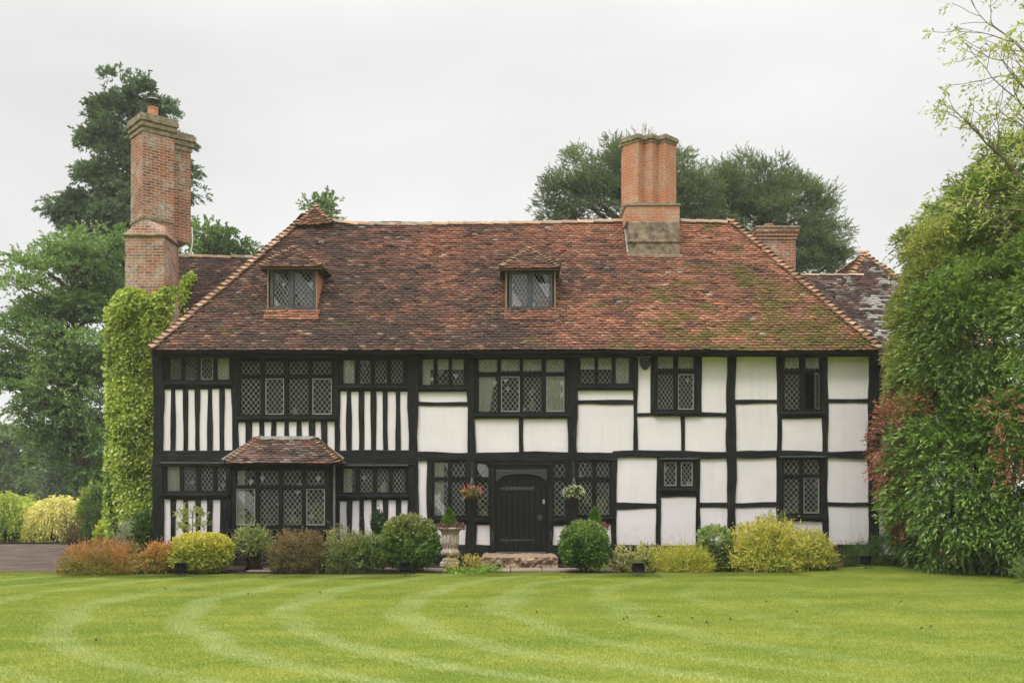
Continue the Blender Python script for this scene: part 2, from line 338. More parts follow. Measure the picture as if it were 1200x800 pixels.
M = dict(
    timber=mat_timber(), plaster=mat_plaster(), tile=mat_tile(),
    black=mat_plain("black_paint", (0.007, 0.007, 0.007), 0.55, 0.15, 0, 12, 0.4, 0.3, 0.004),
    iron=mat_plain("wrought_iron", (0.05, 0.05, 0.05), 0.42, 0.5, 0.3, 30, 0.4, 0.3, 0.003),
    lead=mat_plain("window_lead", (0.34, 0.34, 0.32), 0.55, 0.5, 0.2, 40, 0.25, 0),
    steel=mat_plain("casement_metal", (0.30, 0.30, 0.28), 0.5, 0.5, 0.1, 20, 0.25, 0),
    greypaint=mat_plain("grey_paint", (0.055, 0.062, 0.066), 0.5, 0.4, 0, 9, 0.25, 0.2, 0.003),
    flash=mat_plain("lead_flashing", (0.36, 0.35, 0.33), 0.7, 0.4, 0, 7, 0.35, 0.5, 0.01),
    render=mat_plain("old_render", (0.23, 0.175, 0.13), 0.95, 0.1, 0, 6, 0.65, 0.8, 0.03),
    stone=mat_plain("weathered_stone", (0.40, 0.335, 0.26), 0.92, 0.15, 0, 12, 0.4, 1.0, 0.02),
    step=mat_plain("sandstone", (0.30, 0.215, 0.145), 0.95, 0.1, 0, 7, 0.5, 1.0, 0.06),
    coping=mat_plain("mossy_coping", (0.24, 0.20, 0.135), 0.95, 0.1, 0, 9, 0.5, 0.9, 0.03),
    trim=mat_plain("weathered_tile_edge", (0.30, 0.185, 0.125), 0.85, 0.2, 0, 15, 0.25, 0.4),
    terra=mat_plain("terracotta", (0.50, 0.23, 0.14), 0.85, 0.2, 0, 15, 0.25, 0.4),
    dark=mat_plain("dark_room", (0.028, 0.026, 0.023), 0.9, 0.1, 0, 2, 0.3, 0),
    cream=mat_plain("cream_curtain", (0.88, 0.84, 0.80), 0.95, 0.1, 0, 4, 0.12, 0),
    lace=mat_plain("pale_blind", (0.80, 0.79, 0.74), 0.95, 0.1, 0, 14, 0.3, 0),
    ornament=mat_plain("ornament", (0.30, 0.36, 0.16), 0.6, 0.4, 0, 10, 0.3, 0),
    china=mat_plain("pale_china", (0.65, 0.62, 0.55), 0.4, 0.5, 0, 10, 0.1, 0),
    alarm=mat_plain("blue_plastic", (0.012, 0.020, 0.045), 0.35, 0.5, 0, 10, 0.2, 0),
    coir=mat_plain("coir_liner", (0.075, 0.045, 0.03), 0.95, 0.1, 0, 60, 0.5, 1.0, 0.02),
    bark=mat_plain("bark", (0.10, 0.075, 0.055), 0.95, 0.1, 0, 8, 0.45, 1.0, 0.03),
    redbark=mat_plain("reddish_bark", (0.13, 0.075, 0.05), 0.95, 0.1, 0, 8, 0.45, 1.0, 0.03),
    twig=mat_plain("pale_twig", (0.17, 0.14, 0.09), 0.9, 0.1, 0, 8, 0.3, 0.5),
    brick=mat_brick("mottled_brick", ((0.42, 0.13, 0.055), (0.10, 0.055, 0.042), (0.26, 0.13, 0.08)), (0.50, 0.43, 0.34), (0.50, 0.46, 0.38), 0.75),
    brick_red=mat_brick("orange_brick", ((0.50, 0.17, 0.07), (0.42, 0.15, 0.07), (0.40, 0.20, 0.12)), (0.45, 0.33, 0.24), (0.46, 0.40, 0.32), 0.6),
    leaf=mat_leaf("leaf", 0.55, 0.35, 0.3), gloss=mat_leaf("glossy_leaf", 0.36, 0.28, 0.5), petal=mat_leaf("petal", 0.6, 0.3, 0.2),
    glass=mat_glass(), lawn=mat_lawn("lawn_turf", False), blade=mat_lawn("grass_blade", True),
    soil=mat_ground("bed_soil", ((0.035, 0.024, 0.017), (0.055, 0.038, 0.027), (0.02, 0.014, 0.01)), 25, 1.0, 0.05),
    drive=mat_ground("gravel", ((0.085, 0.056, 0.044), (0.15, 0.122, 0.105), (0.07, 0.045, 0.036)), 14, 1.0, 0.04),
    field=mat_ground("meadow", ((0.055, 0.085, 0.025), (0.08, 0.11, 0.035), (0.04, 0.06, 0.02)), 2, 0.5, 0.05),
    paving=mat_ground("old_paving", ((0.25, 0.185, 0.14), (0.32, 0.25, 0.20), (0.18, 0.13, 0.10)), 14, 0.7, 0.02),
)

# ------------------------------------------------------------------ ground
def sheet(name, pts, z, mat, label=None):
    mb = MB(); n = len(pts); mb.add([(x, y, z) for x, y in pts], [tuple(range(n))]); o = mb.build(name, mat); tag(o, kind="structure"); return o
sheet("ground", [(-900, -300), (900, -300), (900, 1500), (-900, 1500)], -0.03, M['field'])
edge_px = [(-120, 668), (0, 669), (70, 673), (150, 675), (300, 675), (430, 676), (560, 673), (640, 672), (700, 675), (800, 673), (900, 670), (990, 665), (1040, 661), (1090, 661), (1150, 668), (1200, 674), (1300, 680)]
edge = [G(p[0], p[1] - (2.2 if 60 < p[0] < 850 else 0)) for p in edge_px]
lawn_pts = [(-30, -60), (30, -60), (30, edge[-1][1] - 1.0)] + edge[::-1] + [(-30, edge[0][1] + 0.2)]
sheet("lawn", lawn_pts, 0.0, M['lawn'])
sheet("flower_bed", [(-9.2, -4.0), (16, -4.0), (16, 1.2), (-9.2, 1.2)], -0.014, M['soil'])
sheet("drive", [(-40, -3.6), (-8.9, -3.6), (-8.9, 8.6), (-40, 8.6)], -0.009, M['drive'])
mb = MB(); random.seed(3)
x = X(300, -1.6)
while x < X(705, -1.6):
    wd = random.uniform(0.5, 0.9); mb.box(x, x + wd - 0.015, -2.4 + random.uniform(-.04, .04), -1.62, -0.04, 0.005 + random.uniform(0, .012), b=0.01); x += wd
tag(mb.build("path", M['paving']), kind="structure")

# mown turf: short blades over the part of the lawn that is close enough to read
def lawn_edge_y(x):
    xs = np.array([e[0] for e in edge]); ys = np.array([e[1] for e in edge]); return np.interp(x, xs, ys)
rng = np.random.default_rng(5)
NB = 7000
bx = rng.uniform(-0.5, 0.5, (NB, 2)); ang = rng.uniform(0, 2 * np.pi, NB); h = rng.uniform(0.010, 0.022, NB); bw = rng.uniform(0.0018, 0.0035, NB)
lean = rng.normal(0, 0.010, (NB, 2))
V = np.zeros((NB, 3, 3)); V[:, 0, :2] = bx; V[:, 1, :2] = bx; V[:, 0, 0] += np.cos(ang) * bw; V[:, 0, 1] += np.sin(ang) * bw
V[:, 1, 0] -= np.cos(ang) * bw; V[:, 1, 1] -= np.sin(ang) * bw; V[:, 2, :2] = bx + lean; V[:, 2, 2] = h
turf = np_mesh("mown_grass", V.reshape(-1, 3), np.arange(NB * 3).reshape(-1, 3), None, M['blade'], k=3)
tag(turf, kind="stuff")
pts = []
for ix in range(-22, 22):
    for iy in range(-24, 0):
        cx_, cy_ = ix + 0.5, iy + 0.5
        dep = CAM_D + cy_
        if abs(cx_) > max(0, dep) * 0.53 + 7.5: continue
        if cy_ + 0.5 > float(lawn_edge_y(np.array([cx_])).item()) - 0.0: cy_ = float(lawn_edge_y(np.array([cx_])).item()) - 0.5
        pts.append((cx_, cy_, 0.0))
ptm = bpy.data.meshes.new("turf_points"); ptm.from_pydata(pts, [], []); 
ng = bpy.data.node_groups.new("scatter_turf", 'GeometryNodeTree')
ng.interface.new_socket("Geometry", in_out='INPUT', socket_type='NodeSocketGeometry'); ng.interface.new_socket("Geometry", in_out='OUTPUT', socket_type='NodeSocketGeometry')
gi = ng.nodes.new("NodeGroupInput"); go = ng.nodes.new("NodeGroupOutput")
join = ng.nodes.new("GeometryNodeJoinGeometry")
GN_PTS = pts
# the points are mesh lines of one vertex: built from a dense list through a tiny curve-free tree
m2p = ng.nodes.new("GeometryNodeMeshToPoints"); iop = ng.nodes.new("GeometryNodeInstanceOnPoints")
oi = ng.nodes.new("GeometryNodeObjectInfo"); oi.transform_space = 'ORIGINAL'
holder = bpy.data.objects.new("turf_points", ptm)      # never linked: only read by the node tree
oi.inputs["Object"].default_value = holder
ng.links.new(oi.outputs["Geometry"], m2p.inputs["Mesh"]); ng.links.new(m2p.outputs[0], iop.inputs["Points"]); ng.links.new(gi.outputs[0], iop.inputs["Instance"])
rv = ng.nodes.new("FunctionNodeRandomValue"); rv.data_type = 'INT'; rv.inputs[4].default_value = 0; rv.inputs[5].default_value = 3
mu = ng.nodes.new("ShaderNodeMath"); mu.operation = 'MULTIPLY'; mu.inputs[1].default_value = math.pi / 2; ng.links.new(rv.outputs[2], mu.inputs[0])
cx = ng.nodes.new("ShaderNodeCombineXYZ"); ng.links.new(mu.outputs[0], cx.inputs[2])
ng.links.new(cx.outputs[0], iop.inputs["Rotation"])
ng.links.new(iop.outputs[0], go.inputs[0])
md = turf.modifiers.new("scatter", 'NODES'); md.node_group = ng

# ------------------------------------------------------------------ the house
house = empty("timber_framed_house"); tag(house, "long black and white timber-framed house under a mottled red clay tile roof", "house")
rnd = random.Random(11)

WIN = []   # name, columns, rows, options
def win(cols, rows, **k): WIN.append((cols, rows, k))
win([(199, 212.6), (216.8, 231.5), (235.4, 250), (254.3, 269)], [(419, 445)], sill=(192.5, 273.8), steel=[(2, 0)])
win([(282.4, 305.6), (311, 333.1), (338.3, 361.5), (366, 389)], [(423.3, 439), (443.3, 485.5)], sill=(277, 396), steel=[(1, 1), (3, 1)])
win([(402, 415.8), (421.2, 434.6), (439.4, 453.2), (458.4, 472.5)], [(421.6, 449.3)], sill=(396, 478.6))
win([(495, 508.3), (512.6, 525.8), (529.7, 543.4)], [(420.7, 451)], sill=(490.4, 547.6))
win([(561, 582.6), (587, 609), (613.2, 634.7), (639.9, 661.3)], [(421, 436), (441, 482.3)], sill=(556, 667), steel=[(1, 1), (3, 1)])
win([(680.2, 696.9), (700.8, 717), (721.3, 737.6)], [(419.4, 449.3)], sill=(674.8, 743))
win([(770.5, 789.2), (794.4, 813)], [(418, 433.5), (438, 479.7)], sill=(765.8, 819.3), steel=[(1, 1)])
win([(919.2, 937), (943.5, 960.2)], [(419, 433.5), (438, 479.7)], sill=(914.5, 966), open=(1, 1))
win([(195.8, 211), (215.3, 230.4), (235.2, 250), (254.3, 268.3)], [(546.3, 575)], sill=(188.5, 269), hood=(190, 264))
win([(402.3, 416.8), (421.8, 436.8), (441.3, 455.8), (460.2, 474.7)], [(549, 576.6)], sill=(396, 479.8), hood=(401, 478.6))
win([(509, 524.7), (529, 545)], [(540.8, 558.6), (563, 603.7)], sill=(504.6, 549))
win([(559.4, 572.4)], [(540.8, 558.6), (563, 604)], sill=(556, 576))
win([(649.2, 662.4)], [(540.8, 559), (563, 604)], sill=(646, 665))
win([(678, 693.8), (698.6, 714)], [(540.8, 558.6), (563, 603)], sill=(674.5, 718.5))
win([(778, 792.8), (797.6, 811.7)], [(541.3, 569)], sill=(774.5, 815.5), hood=(773, 817.4), steel=[(0, 0), (1, 0)])
win([(918, 936.4), (941.3, 959.8)], [(539, 555.6), (559.7, 601)], sill=(914, 965), hood=(913, 966), steel=[(1, 1)])

def outer(cols, rows): return cols[0][0] - 3.2, cols[-1][1] + 3.2, rows[0][0] - 3.2, rows[-1][1] + 3.2
openings = [outer(c, r) for c, r, k in WIN]
openings.append((269.5, 394, 544, 640))              # behind the bay
openings.append((579, 643.5, 546, 652))              # door

# wall: one sheet with real openings
x0, x1, z0, z1 = X(181), X(1027), 0.0, Z(412)
xs = sorted({x0, x1, *[X(o[i]) for o in openings for i in (0, 1)]}); zs = sorted({z0, z1, *[Z(o[i]) for o in openings for i in (2, 3)]})
mb = MB()
ops = [(X(o[0]), X(o[1]), Z(o[3]), Z(o[2])) for o in openings]
for i in range(len(xs) - 1):
    run = None
    for j in range(len(zs) - 1):
        cx_, cz_ = (xs[i] + xs[i + 1]) / 2, (zs[j] + zs[j + 1]) / 2
        solid = not any(a < cx_ < b and c < cz_ < d for a, b, c, d in ops)
        if solid: run = (run[0], zs[j + 1]) if run else (zs[j], zs[j + 1])
        if (not solid or j == len(zs) - 2) and run:
            mb.add([(xs[i], 0, run[0]), (xs[i + 1], 0, run[0]), (xs[i + 1], 0, run[1]), (xs[i], 0, run[1])], [(0, 1, 2, 3)]); run = None
mb.build("front_wall", M['plaster'], house)
mb = MB(); D0 = 6.0
mb.box(x0, x0 + 0.12, 0.004, D0, 0, z1); mb.box(x1 - 0.12, x1, 0.004, D0, 0, z1); mb.box(x0 + .121, x1 - .121, D0 - 0.12, D0, 0, z1)
mb.build("rear_wall", M['plaster'], house)
mb = MB()   # rooms
mb.box(x0 + .13, x1 - .13, 2.6, 2.66, 0.1, z1); mb.box(x0 + .13, x1 - .13, 0.12, 2.59, 2.52, 2.72); mb.box(x0 + .13, x1 - .13, 0.12, 2.59, z1 - .1, z1 - 0.02)
mb.box(x0 + .13, x1 - .13, 0.12, 2.59, 0.1, 0.16)
for px in (275, 395, 484, 552, 671, 745, 856): mb.box(X(px) - .04, X(px) + .04, 0.12, 2.58, 0.17, 2.51); mb.box(X(px) - .04, X(px) + .04, 0.12, 2.58, 2.73, z1 - .11)
mb.build("interior", M['dark'], house)

# black timbers
tcount = [0]
def timber(name, px0, px1, py0, py1, d=None, wob=1.0, y=0.0, taper=None):
    """an uneven timber; its long axis is the longer side"""
    tcount[0] += 1
    ax, bx_, az, bz = X(px0, y), X(px1, y), Z(py1, y), Z(py0, y)
    vert = (bz - az) > (bx_ - ax)
    d = (d if d is not None else (0.040 if vert else 0.032)) + (tcount[0] % 7) * 0.0006
    Ln = (bz - az) if vert else (bx_ - ax); wd = (bx_ - ax) if vert else (bz - az)
    n = max(3, int(Ln / 0.22) + 1); am = min(0.016, wd * 0.10) * wob
    s1, s2 = rnd.uniform(0, 99), rnd.uniform(0, 99)
    vs_ = []; fs = []
    e1 = e2 = 0
    for i in range(n + 1):
        t = i / n
        w1 = am * (math.sin(s1 + t * Ln * 1.9) + 0.5 * math.sin(s2 + t * Ln * 5.1) + rnd.uniform(-.35, .35)); w2 = am * (math.sin(s2 + t * Ln * 2.1) + 0.5 * math.sin(s1 + t * Ln * 4.7) + rnd.uniform(-.35, .35))
        if taper: w1 += taper[0] * t; w2 += taper[1] * t
        bv = 0.010
        for off, yy in ((w1, 0.02), (w1, -d + bv), (w1 + bv, -d), (wd + w2 - bv, -d), (wd + w2, -d + bv), (wd + w2, 0.02)):
            yy += 0.004 * math.sin(s1 + t * Ln * 2.2)
            vs_.append((ax + off, yy + y, az + t * Ln) if vert else (ax + t * Ln, yy + y, az + off))
    for i in range(n):
        for j in range(5):
            a, b, c, dd = i * 6 + j, i * 6 + j + 1, (i + 1) * 6 + j + 1, (i + 1) * 6 + j
            fs.append((a, b, c, dd) if vert else (a, dd, c, b))
    fs.append((0, 1, 2, 3, 4, 5)); fs.append(tuple(n * 6 + j for j in range(5, -1, -1)))
    mb = MB(); mb.add(vs_, fs, (0.999 if vert else 0.001, 0, 0)); return mb.build(name, M['timber'], house)
T = timber
# eaves plate and main horizontals
T("beam", 180, 560, 411, 419.5, 0.055); T("beam", 555, 860, 411, 418.2, 0.056); T("beam", 850, 1028, 411, 416.6, 0.055)
T("beam", 181, 486, 527.5, 545.8, 0.075, 0.5); T("beam", 478, 722, 529.5, 540, 0.060); T("beam", 718, 1028, 528.2, 536.3, 0.058)
T("sill_beam", 181, 582, 638, 655, 0.05); T("sill_beam", 641, 1028, 638, 655, 0.05)
T("drip_board", 188, 266, 541, 543.5, 0.10, 0.3); 
for a, b in ((180, 192), (478.5, 490), (547.5, 556.8), (665.4, 676.6), (851.4, 862), (1017, 1028.7)):
    T("post", a, b, 416, 655, 0.062)
T("post", 271.8, 279.8, 417, 545); T("post", 391.6, 398.2, 417, 530)
T("post", 742, 747.3, 417, 530); T("post", 910.2, 916, 417, 640); T("post", 963.8, 969.8, 417, 640)
T("post", 545.8, 558.6, 538, 640, 0.044); T("post", 662.8, 676, 538, 640, 0.044)
T("post", 716.6, 722.8, 536, 640); T("post", 769, 774.6, 536, 640); T("post", 815, 820.4, 536, 640)
T("post", 500.5, 506, 538, 640); T("post", 264.6, 269.6, 546, 640); T("post", 393, 398.8, 543, 640); T("post", 574.6, 579.5, 538, 655, 0.05); T("post", 643.4, 648, 538, 655, 0.05)
T("lintel", 578, 646, 538.5, 547.5, 0.045, 0.4)
# upper storey rails
T("rail", 190, 273, 449, 456.3); T("rail", 279, 392.5, 489, 494.2); T("rail", 397, 479.5, 453.5, 458.2)
T("rail", 489.5, 548, 454.8, 457.2, 0.03); T("rail", 489.5, 548.2, 470.6, 475.2); T("rail", 556, 666, 486.5, 490)
T("mullion_stud", 608.4, 613.6, 490, 530); T("rail", 676, 742.5, 453.6, 456); T("rail", 676, 742.5, 468.8, 473.2)
T("rail", 747, 852, 483.4, 487.8); T("mullion_stud", 797.6, 802.2, 487, 530); T("stud", 763, 768.6, 417, 486); T("stud", 816.4, 822.5, 417, 486)
T("rail", 861, 910.6, 467.6, 473); T("rail", 915.5, 964, 484, 490); T("rail", 969, 1017.5, 467, 472.2)
T("stud", 762, 766, 417, 486, 0.03)
T("stud", 192, 195.8, 417, 448, 0.03); T("stud", 272, 274, 417, 449, 0.03)
# close studding: gaps between the white strips
def studs(white, py0, py1, x_lo, x_hi):
    e = [x_lo] + [v for w_ in white for v in w_] + [x_hi]
    for i in range(0, len(e), 2):
        if e[i + 1] - e[i] > 1.2: T("stud", e[i], e[i + 1], py0, py1, 0.036, 0.75)
studs([(191.9, 200.3), (205.7, 214.8), (220.2, 228.9), (234.3, 243.2), (249.1, 257.7), (263.1, 271.8)], 455, 530, 191, 272)
studs([(279.8, 288.3), (295, 303.4), (310, 318.2), (324, 333), (339.2, 347.6), (353.7, 362.6), (368.9, 376.9), (383.4, 391.8)], 493, 530, 279.5, 392)
studs([(398.2, 406), (412, 420.3), (426.6, 434.6), (440.7, 448.9), (454.3, 463.6), (469.5, 478.6)], 457, 531, 398, 479)
studs([(192.5, 200.5), (206.2, 214.8), (220.9, 229.3), (235.2, 243.2), (249.3, 258), (264, 265)], 583, 641, 191, 265)
studs([(398.9, 406.9), (412.7, 420.7), (427, 435.3), (441, 449), (455.2, 464), (470, 480)], 585, 641, 398.5, 480)
# ground storey rails
T("rail", 190, 270, 577.6, 584.8); T("rail", 396, 480, 579, 586); T("rail", 505, 549, 607.5, 615.2); T("rail", 557, 579, 607.5, 614.6)
T("rail", 644, 663, 607, 614.6); T("rail", 675, 718, 606.5, 614.6); T("rail", 722, 769.5, 588.4, 596); T("rail", 773, 816, 573.6, 581.4)
T("rail", 820, 852, 588.4, 594.4); T("rail", 861, 911, 588.4, 593.6); T("rail", 915, 965, 604.5, 610.4); T("rail", 969, 1018, 588, 592.6)
T("rail", 505, 580, 538, 541, 0.036); T("rail", 643, 718, 538, 541, 0.036)
T("stud", 774, 777, 536, 575, 0.03); T("stud", 812.6, 816, 536, 575, 0.03)
mb = MB(); mb.box(X(181), X(1027), -0.085, -0.0, 0.0, Z(652)); mb.build("plinth", M['black'], house)
# side walls carry timbers too
mb = MB()
for s, xx in ((-1, x0), (1, x1)):
    for yy in (0.1, 1.4, 2.7, 4.0, 5.6): mb.box(xx, xx + s * 0.035, yy, yy + 0.2, 0, z1 - .01, (0.999, 0, 0))
    for zz in (0.1, 2.5, 3.7, 4.8): mb.box(xx, xx + s * 0.03, 0.1, 5.8, zz, zz + 0.18, (0.999, 0, 0))
mb.build("side_timbers", M['timber'], house)

# windows
def lattice(mb, ax, bx_, az, bz, y, dx=0.108, dz=0.150, w=0.0088, ph=0.0):
    """lead cames: two families of diagonals clipped to the light, and the edge lead"""
    def clip(p, q):
        t0, t1 = 0.0, 1.0; d = (q[0] - p[0], q[1] - p[1])
        for pp, qq in ((-d[0], p[0] - ax), (d[0], bx_ - p[0]), (-d[1], p[1] - az), (d[1], bz - p[1])):
            if abs(pp) < 1e-9:
                if qq < 0: return None
            else:
                r = qq / pp
                if pp < 0: t0 = max(t0, r)
                else: t1 = min(t1, r)
        return None if t0 >= t1 else ((p[0] + d[0] * t0, p[1] + d[1] * t0), (p[0] + d[0] * t1, p[1] + d[1] * t1))
    W_, H_ = bx_ - ax, bz - az; nx = max(1, round(W_ / dx)); dx = W_ / nx; nzz = max(1, round(H_ / dz)); dz = H_ / nzz; k = dz / dx
    for sgn in (1, -1):
        for i in range(-nzz - nx - 2, nzz + nx + 3):
            c0 = (ax + ph * dx + i * dx, az if sgn > 0 else bz)
            p = (c0[0] - 0 * dx, c0[1]); q = (c0[0] + H_ / k, c0[1] + sgn * H_)
            r = clip(p, q)
            if r:
                (a, b), (c, d) = r; l = math.hypot(c - a, d - b)
                if l < 0.02: continue
                nxn, nzn = -(d - b) / l * w / 2, (c - a) / l * w / 2
                mb.add([(a + nxn, y, b + nzn), (a - nxn, y, b - nzn), (c - nxn, y, d - nzn), (c + nxn, y, d + nzn)] +
                       [(a + nxn, y + .005, b + nzn), (a - nxn, y + .005, b - nzn), (c - nxn, y + .005, d - nzn), (c + nxn, y + .005, d + nzn)],
                       [(0, 1, 2, 3), (4, 5, 1, 0), (7, 3, 2, 6)])
    return dx, dz
def quarries(mb, ax, bx_, az, bz, y, dx=0.108, dz=0.150, amp=0.008, r=None, skyp=0.0):
    """the glass itself: every diamond is a pane of its own, each tilted by a hair"""
    r = r or rnd
    W_, H_ = bx_ - ax, bz - az; nx = max(1, round(W_ / dx)); dx = W_ / nx; nzz = max(1, round(H_ / dz)); dz = H_ / nzz
    bowx, bowz = r.uniform(-.012, .012), r.uniform(-.004, .014); sky_ = r.random() < skyp; so_, sw_ = r.uniform(0, 9), r.uniform(.5, 1.1)
    for j in range(0, 2 * nzz + 1):
        for i in range(0, 2 * nx + 1):
            if (i + j) % 2 == 0: continue
            cx_, cz_ = ax + i * dx / 2, az + j * dz / 2
            p = [(cx_ - dx / 2, cz_), (cx_, cz_ - dz / 2), (cx_ + dx / 2, cz_), (cx_, cz_ + dz / 2)]
            q = []
            for (u, v) in p:
                u2, v2 = min(max(u, ax), bx_), min(max(v, az), bz)
                if (u2, v2) not in q: q.append((u2, v2))
            if len(q) < 3: continue
            tx, tz = r.gauss(0, amp) + bowx, r.gauss(0, amp) + bowz
            if r.random() < 0.02 or (sky_ and math.sin(so_ + (cx_ + cz_ * .7) * 9 * sw_) > .55): tz += 0.33
            mb.add([(u, y + tx * (u - cx_) + tz * (v - cz_), v) for u, v in q], [tuple(range(len(q)))])

def window(parent, cols, rows, y=0.0, fy=(-0.035, 0.045), framemat='black', sill=None, hood=None, steel=(), open=None, bord=3.2, name="window", dy=0.0, **kw):
    C = [(X(a, y), X(b, y)) for a, b in cols]; R = [(Z(b, y), Z(a, y)) for a, b in rows]
    ox0, ox1, oz0, oz1 = X(cols[0][0] - bord, y), X(cols[-1][1] + bord, y), Z(rows[-1][1] + bord, y), Z(rows[0][0] - bord, y)
    mb = MB(); f0, f1 = y + fy[0], y + fy[1]
    ex = [ox0] + [v for c in C for v in c] + [ox1]
    for i in range(0, len(ex), 2): mb.box(ex[i], ex[i + 1], f0, f1, oz0, oz1, b=0.006)
    ez = [oz1] + [v for r_ in R for v in (r_[1], r_[0])] + [oz0]
    for c in C:
        for i in range(0, len(ez), 2): mb.box(c[0], c[1], f0 + 0.004, f1 - .004, ez[i + 1], ez[i], b=0.005)
    fr = mb.build(name, M[framemat], parent)
    gm = MB()
    for ci, c in enumerate(C):
        for ri, r_ in enumerate(R):
            if open == (ci, ri):
                hx, a = c[1], math.radians(54); wd = c[1] - c[0]
                lm = MB(); lattice(lm, -wd + .012, -.012, r_[0] + .012, r_[1] - .012, 0, w=0.008)
                g2 = MB(); quarries(g2, -wd + .012, -.012, r_[0] + .012, r_[1] - .012, 0.004)
                cm = MB()
                cm.box(-wd, -wd + .02, -.012, .012, r_[0], r_[1]); cm.box(-.02, 0, -.012, .012, r_[0], r_[1])
                cm.box(-wd + .02, -.02, -.012, .012, r_[0], r_[0] + .02); cm.box(-wd + .02, -.02, -.012, .012, r_[1] - .02, r_[1])
                for q, nm, mt in ((cm, "casement", 'steel'), (lm, "lead_lattice", 'lead'), (g2, "pane", 'glass')):
                    q.v = [(hx + v[0] * math.cos(a) - v[1] * math.sin(a) * -1 * 0, y + .0 + v[0] * math.sin(a) + v[1] * math.cos(a), v[2]) for v in q.v]
                    q.v = [(v[0], v[1] - 0.02, v[2]) for v in q.v]
                    q.build(nm, M[mt], fr)
                continue
            lm = MB(); lattice(lm, c[0], c[1], r_[0], r_[1], y + 0.012, ph=0.5 if kw.get('half') else 0)
            lo = lm.build("lead_lattice", M['lead'], fr)
            gm2 = MB(); quarries(gm2, c[0], c[1], r_[0], r_[1], y + 0.022, skyp=kw.get('skyp', .45 if ri == 0 and len(R) > 1 else .08)); gm2.build("pane", M['glass'], fr)
            if (ci, ri) in steel:
                cm = MB(); t = 0.022
                cm.box(c[0] + .001, c[0] + t, y - .012, y + .01, r_[0] + .001, r_[1] - .001); cm.box(c[1] - t, c[1] - .001, y - .012, y + .01, r_[0] + .001, r_[1] - .001)
                cm.box(c[0] + t, c[1] - t, y - .012, y + .01, r_[0] + .001, r_[0] + t); cm.box(c[0] + t, c[1] - t, y - .012, y + .01, r_[1] - t, r_[1] - .001)
                cm.build("casement", M['steel'], fr)
    if sill:
        sm = MB(); zt = oz0 + 0.012; sm.box(X(sill[0], y), X(sill[1], y), f0 - 0.075, f0 + .02, zt - 0.075, zt, b=0.012)
        sm.box(X(sill[0], y) + .01, X(sill[1], y) - .01, f0 - 0.035, f0 + .02, zt - 0.11, zt - 0.0765, b=0.005)
        sm.build("window_sill", M['timber'], fr)
    if hood:
        sm = MB(); zt = oz1 + 0.035; sm.box(X(hood[0], y), X(hood[1], y), f0 - 0.075, f0 + .02, zt - 0.04, zt, b=0.008); sm.build("drip_moulding", M['greypaint'], fr)
    return fr
frames = []
for cols, rows, k in WIN:
    frames.append(window(house, cols, rows, **k))
    o_ = outer(cols, rows); a, b, c, d = X(o_[0]), X(o_[1]), Z(o_[3]), Z(o_[2]); q = .05
    mb = MB(); mb.box(a - q, a - .001, -.022, .01, c - q, d + q); mb.box(b + .001, b + q, -.022, .01, c - q, d + q); mb.box(a - .0005, b + .0005, -.021, .01, d + .001, d + q); mb.box(a - .0005, b + .0005, -.021, .01, c - q, c - .001)
    mb.build("window_surround", M['timber'], house)

def cloth(parent, px0, px1, py0, py1, y=0.072, mat='cream', lean=0.0, amp=0.014, folds=14, name="curtain", lean2=0.0):
    ax, bx_, az, bz = X(px0, 0), X(px1, 0), Z(py1, 0), Z(py0, 0)
    n = max(8, int((bx_ - ax) / 0.012)); V_ = []; F_ = []; rr = rnd.uniform(0, 9)
    for i in range(n + 1):
        t = i / n; x_ = ax + (bx_ - ax) * t; yy = y + amp * math.sin(rr + t * (bx_ - ax) * folds * 6) + amp * .5 * math.sin(rr + t * (bx_ - ax) * folds * 13)
        xl = x_ + lean * t + lean2
        V_ += [(xl if lean else x_, yy, az), (x_, yy, bz)]
    for i in range(n): F_.append((2 * i, 2 * i + 2, 2 * i + 3, 2 * i + 1))
    mb = MB(); mb.add(V_, F_); return mb.build(name, M[mat], parent)
fr = frames
cloth(fr[0], 253, 270, 417, 447); cloth(fr[2], 401, 417, 420, 451); cloth(fr[3], 494, 504, 419, 453); cloth(fr[3], 494, 544.5, 419, 432.5, 0.052, 'lace', amp=0.004, name="blind")
cloth(fr[4], 560, 584, 420, 484, lean=-0.22); cloth(fr[4], 640, 663, 420, 484, lean=0.0); cloth(fr[4], 560, 663, 420, 434, 0.052, 'lace', amp=0.004, name="blind")
cloth(fr[5], 680, 738.5, 418, 432.5, 0.052, 'lace', amp=0.004, name="blind"); cloth(fr[5], 722, 738.6, 425, 451)
cloth(fr[6], 770, 814, 417, 431, 0.052, 'lace', amp=0.004, name="blind"); cloth(fr[7], 918, 961, 418, 431, 0.052, 'lace', amp=0.004, name="blind")
cloth(fr[8], 195, 210, 545, 577); cloth(fr[8], 263, 269, 545, 577); cloth(fr[9], 402, 412, 547, 578); cloth(fr[10], 508, 520, 540, 605)
mb = MB(); mb.lathe([(0.05, 0), (.08, .03), (.09, .12), (.05, .2), (.03, .3), (.05, .33)], (X(624, .25), 0.25, Z(482, .25)), 16); mb.build("vase", M['ornament'], fr[4], True)
mb = MB(); mb.lathe([(0.07, 0), (.08, .03), (.09, .1), (.06, .2), (.02, .27)], (X(450, .22), 0.22, Z(577, .22)), 16); mb.build("jug", M['china'], fr[9], True)
mb = MB(); mb.lathe([(0.05, 0), (.07, .03), (.06, .1), (.02, .16)], (X(346, .3), 0.3, Z(486, .3)), 16); mb.build("ornament", M['china'], fr[1], True)

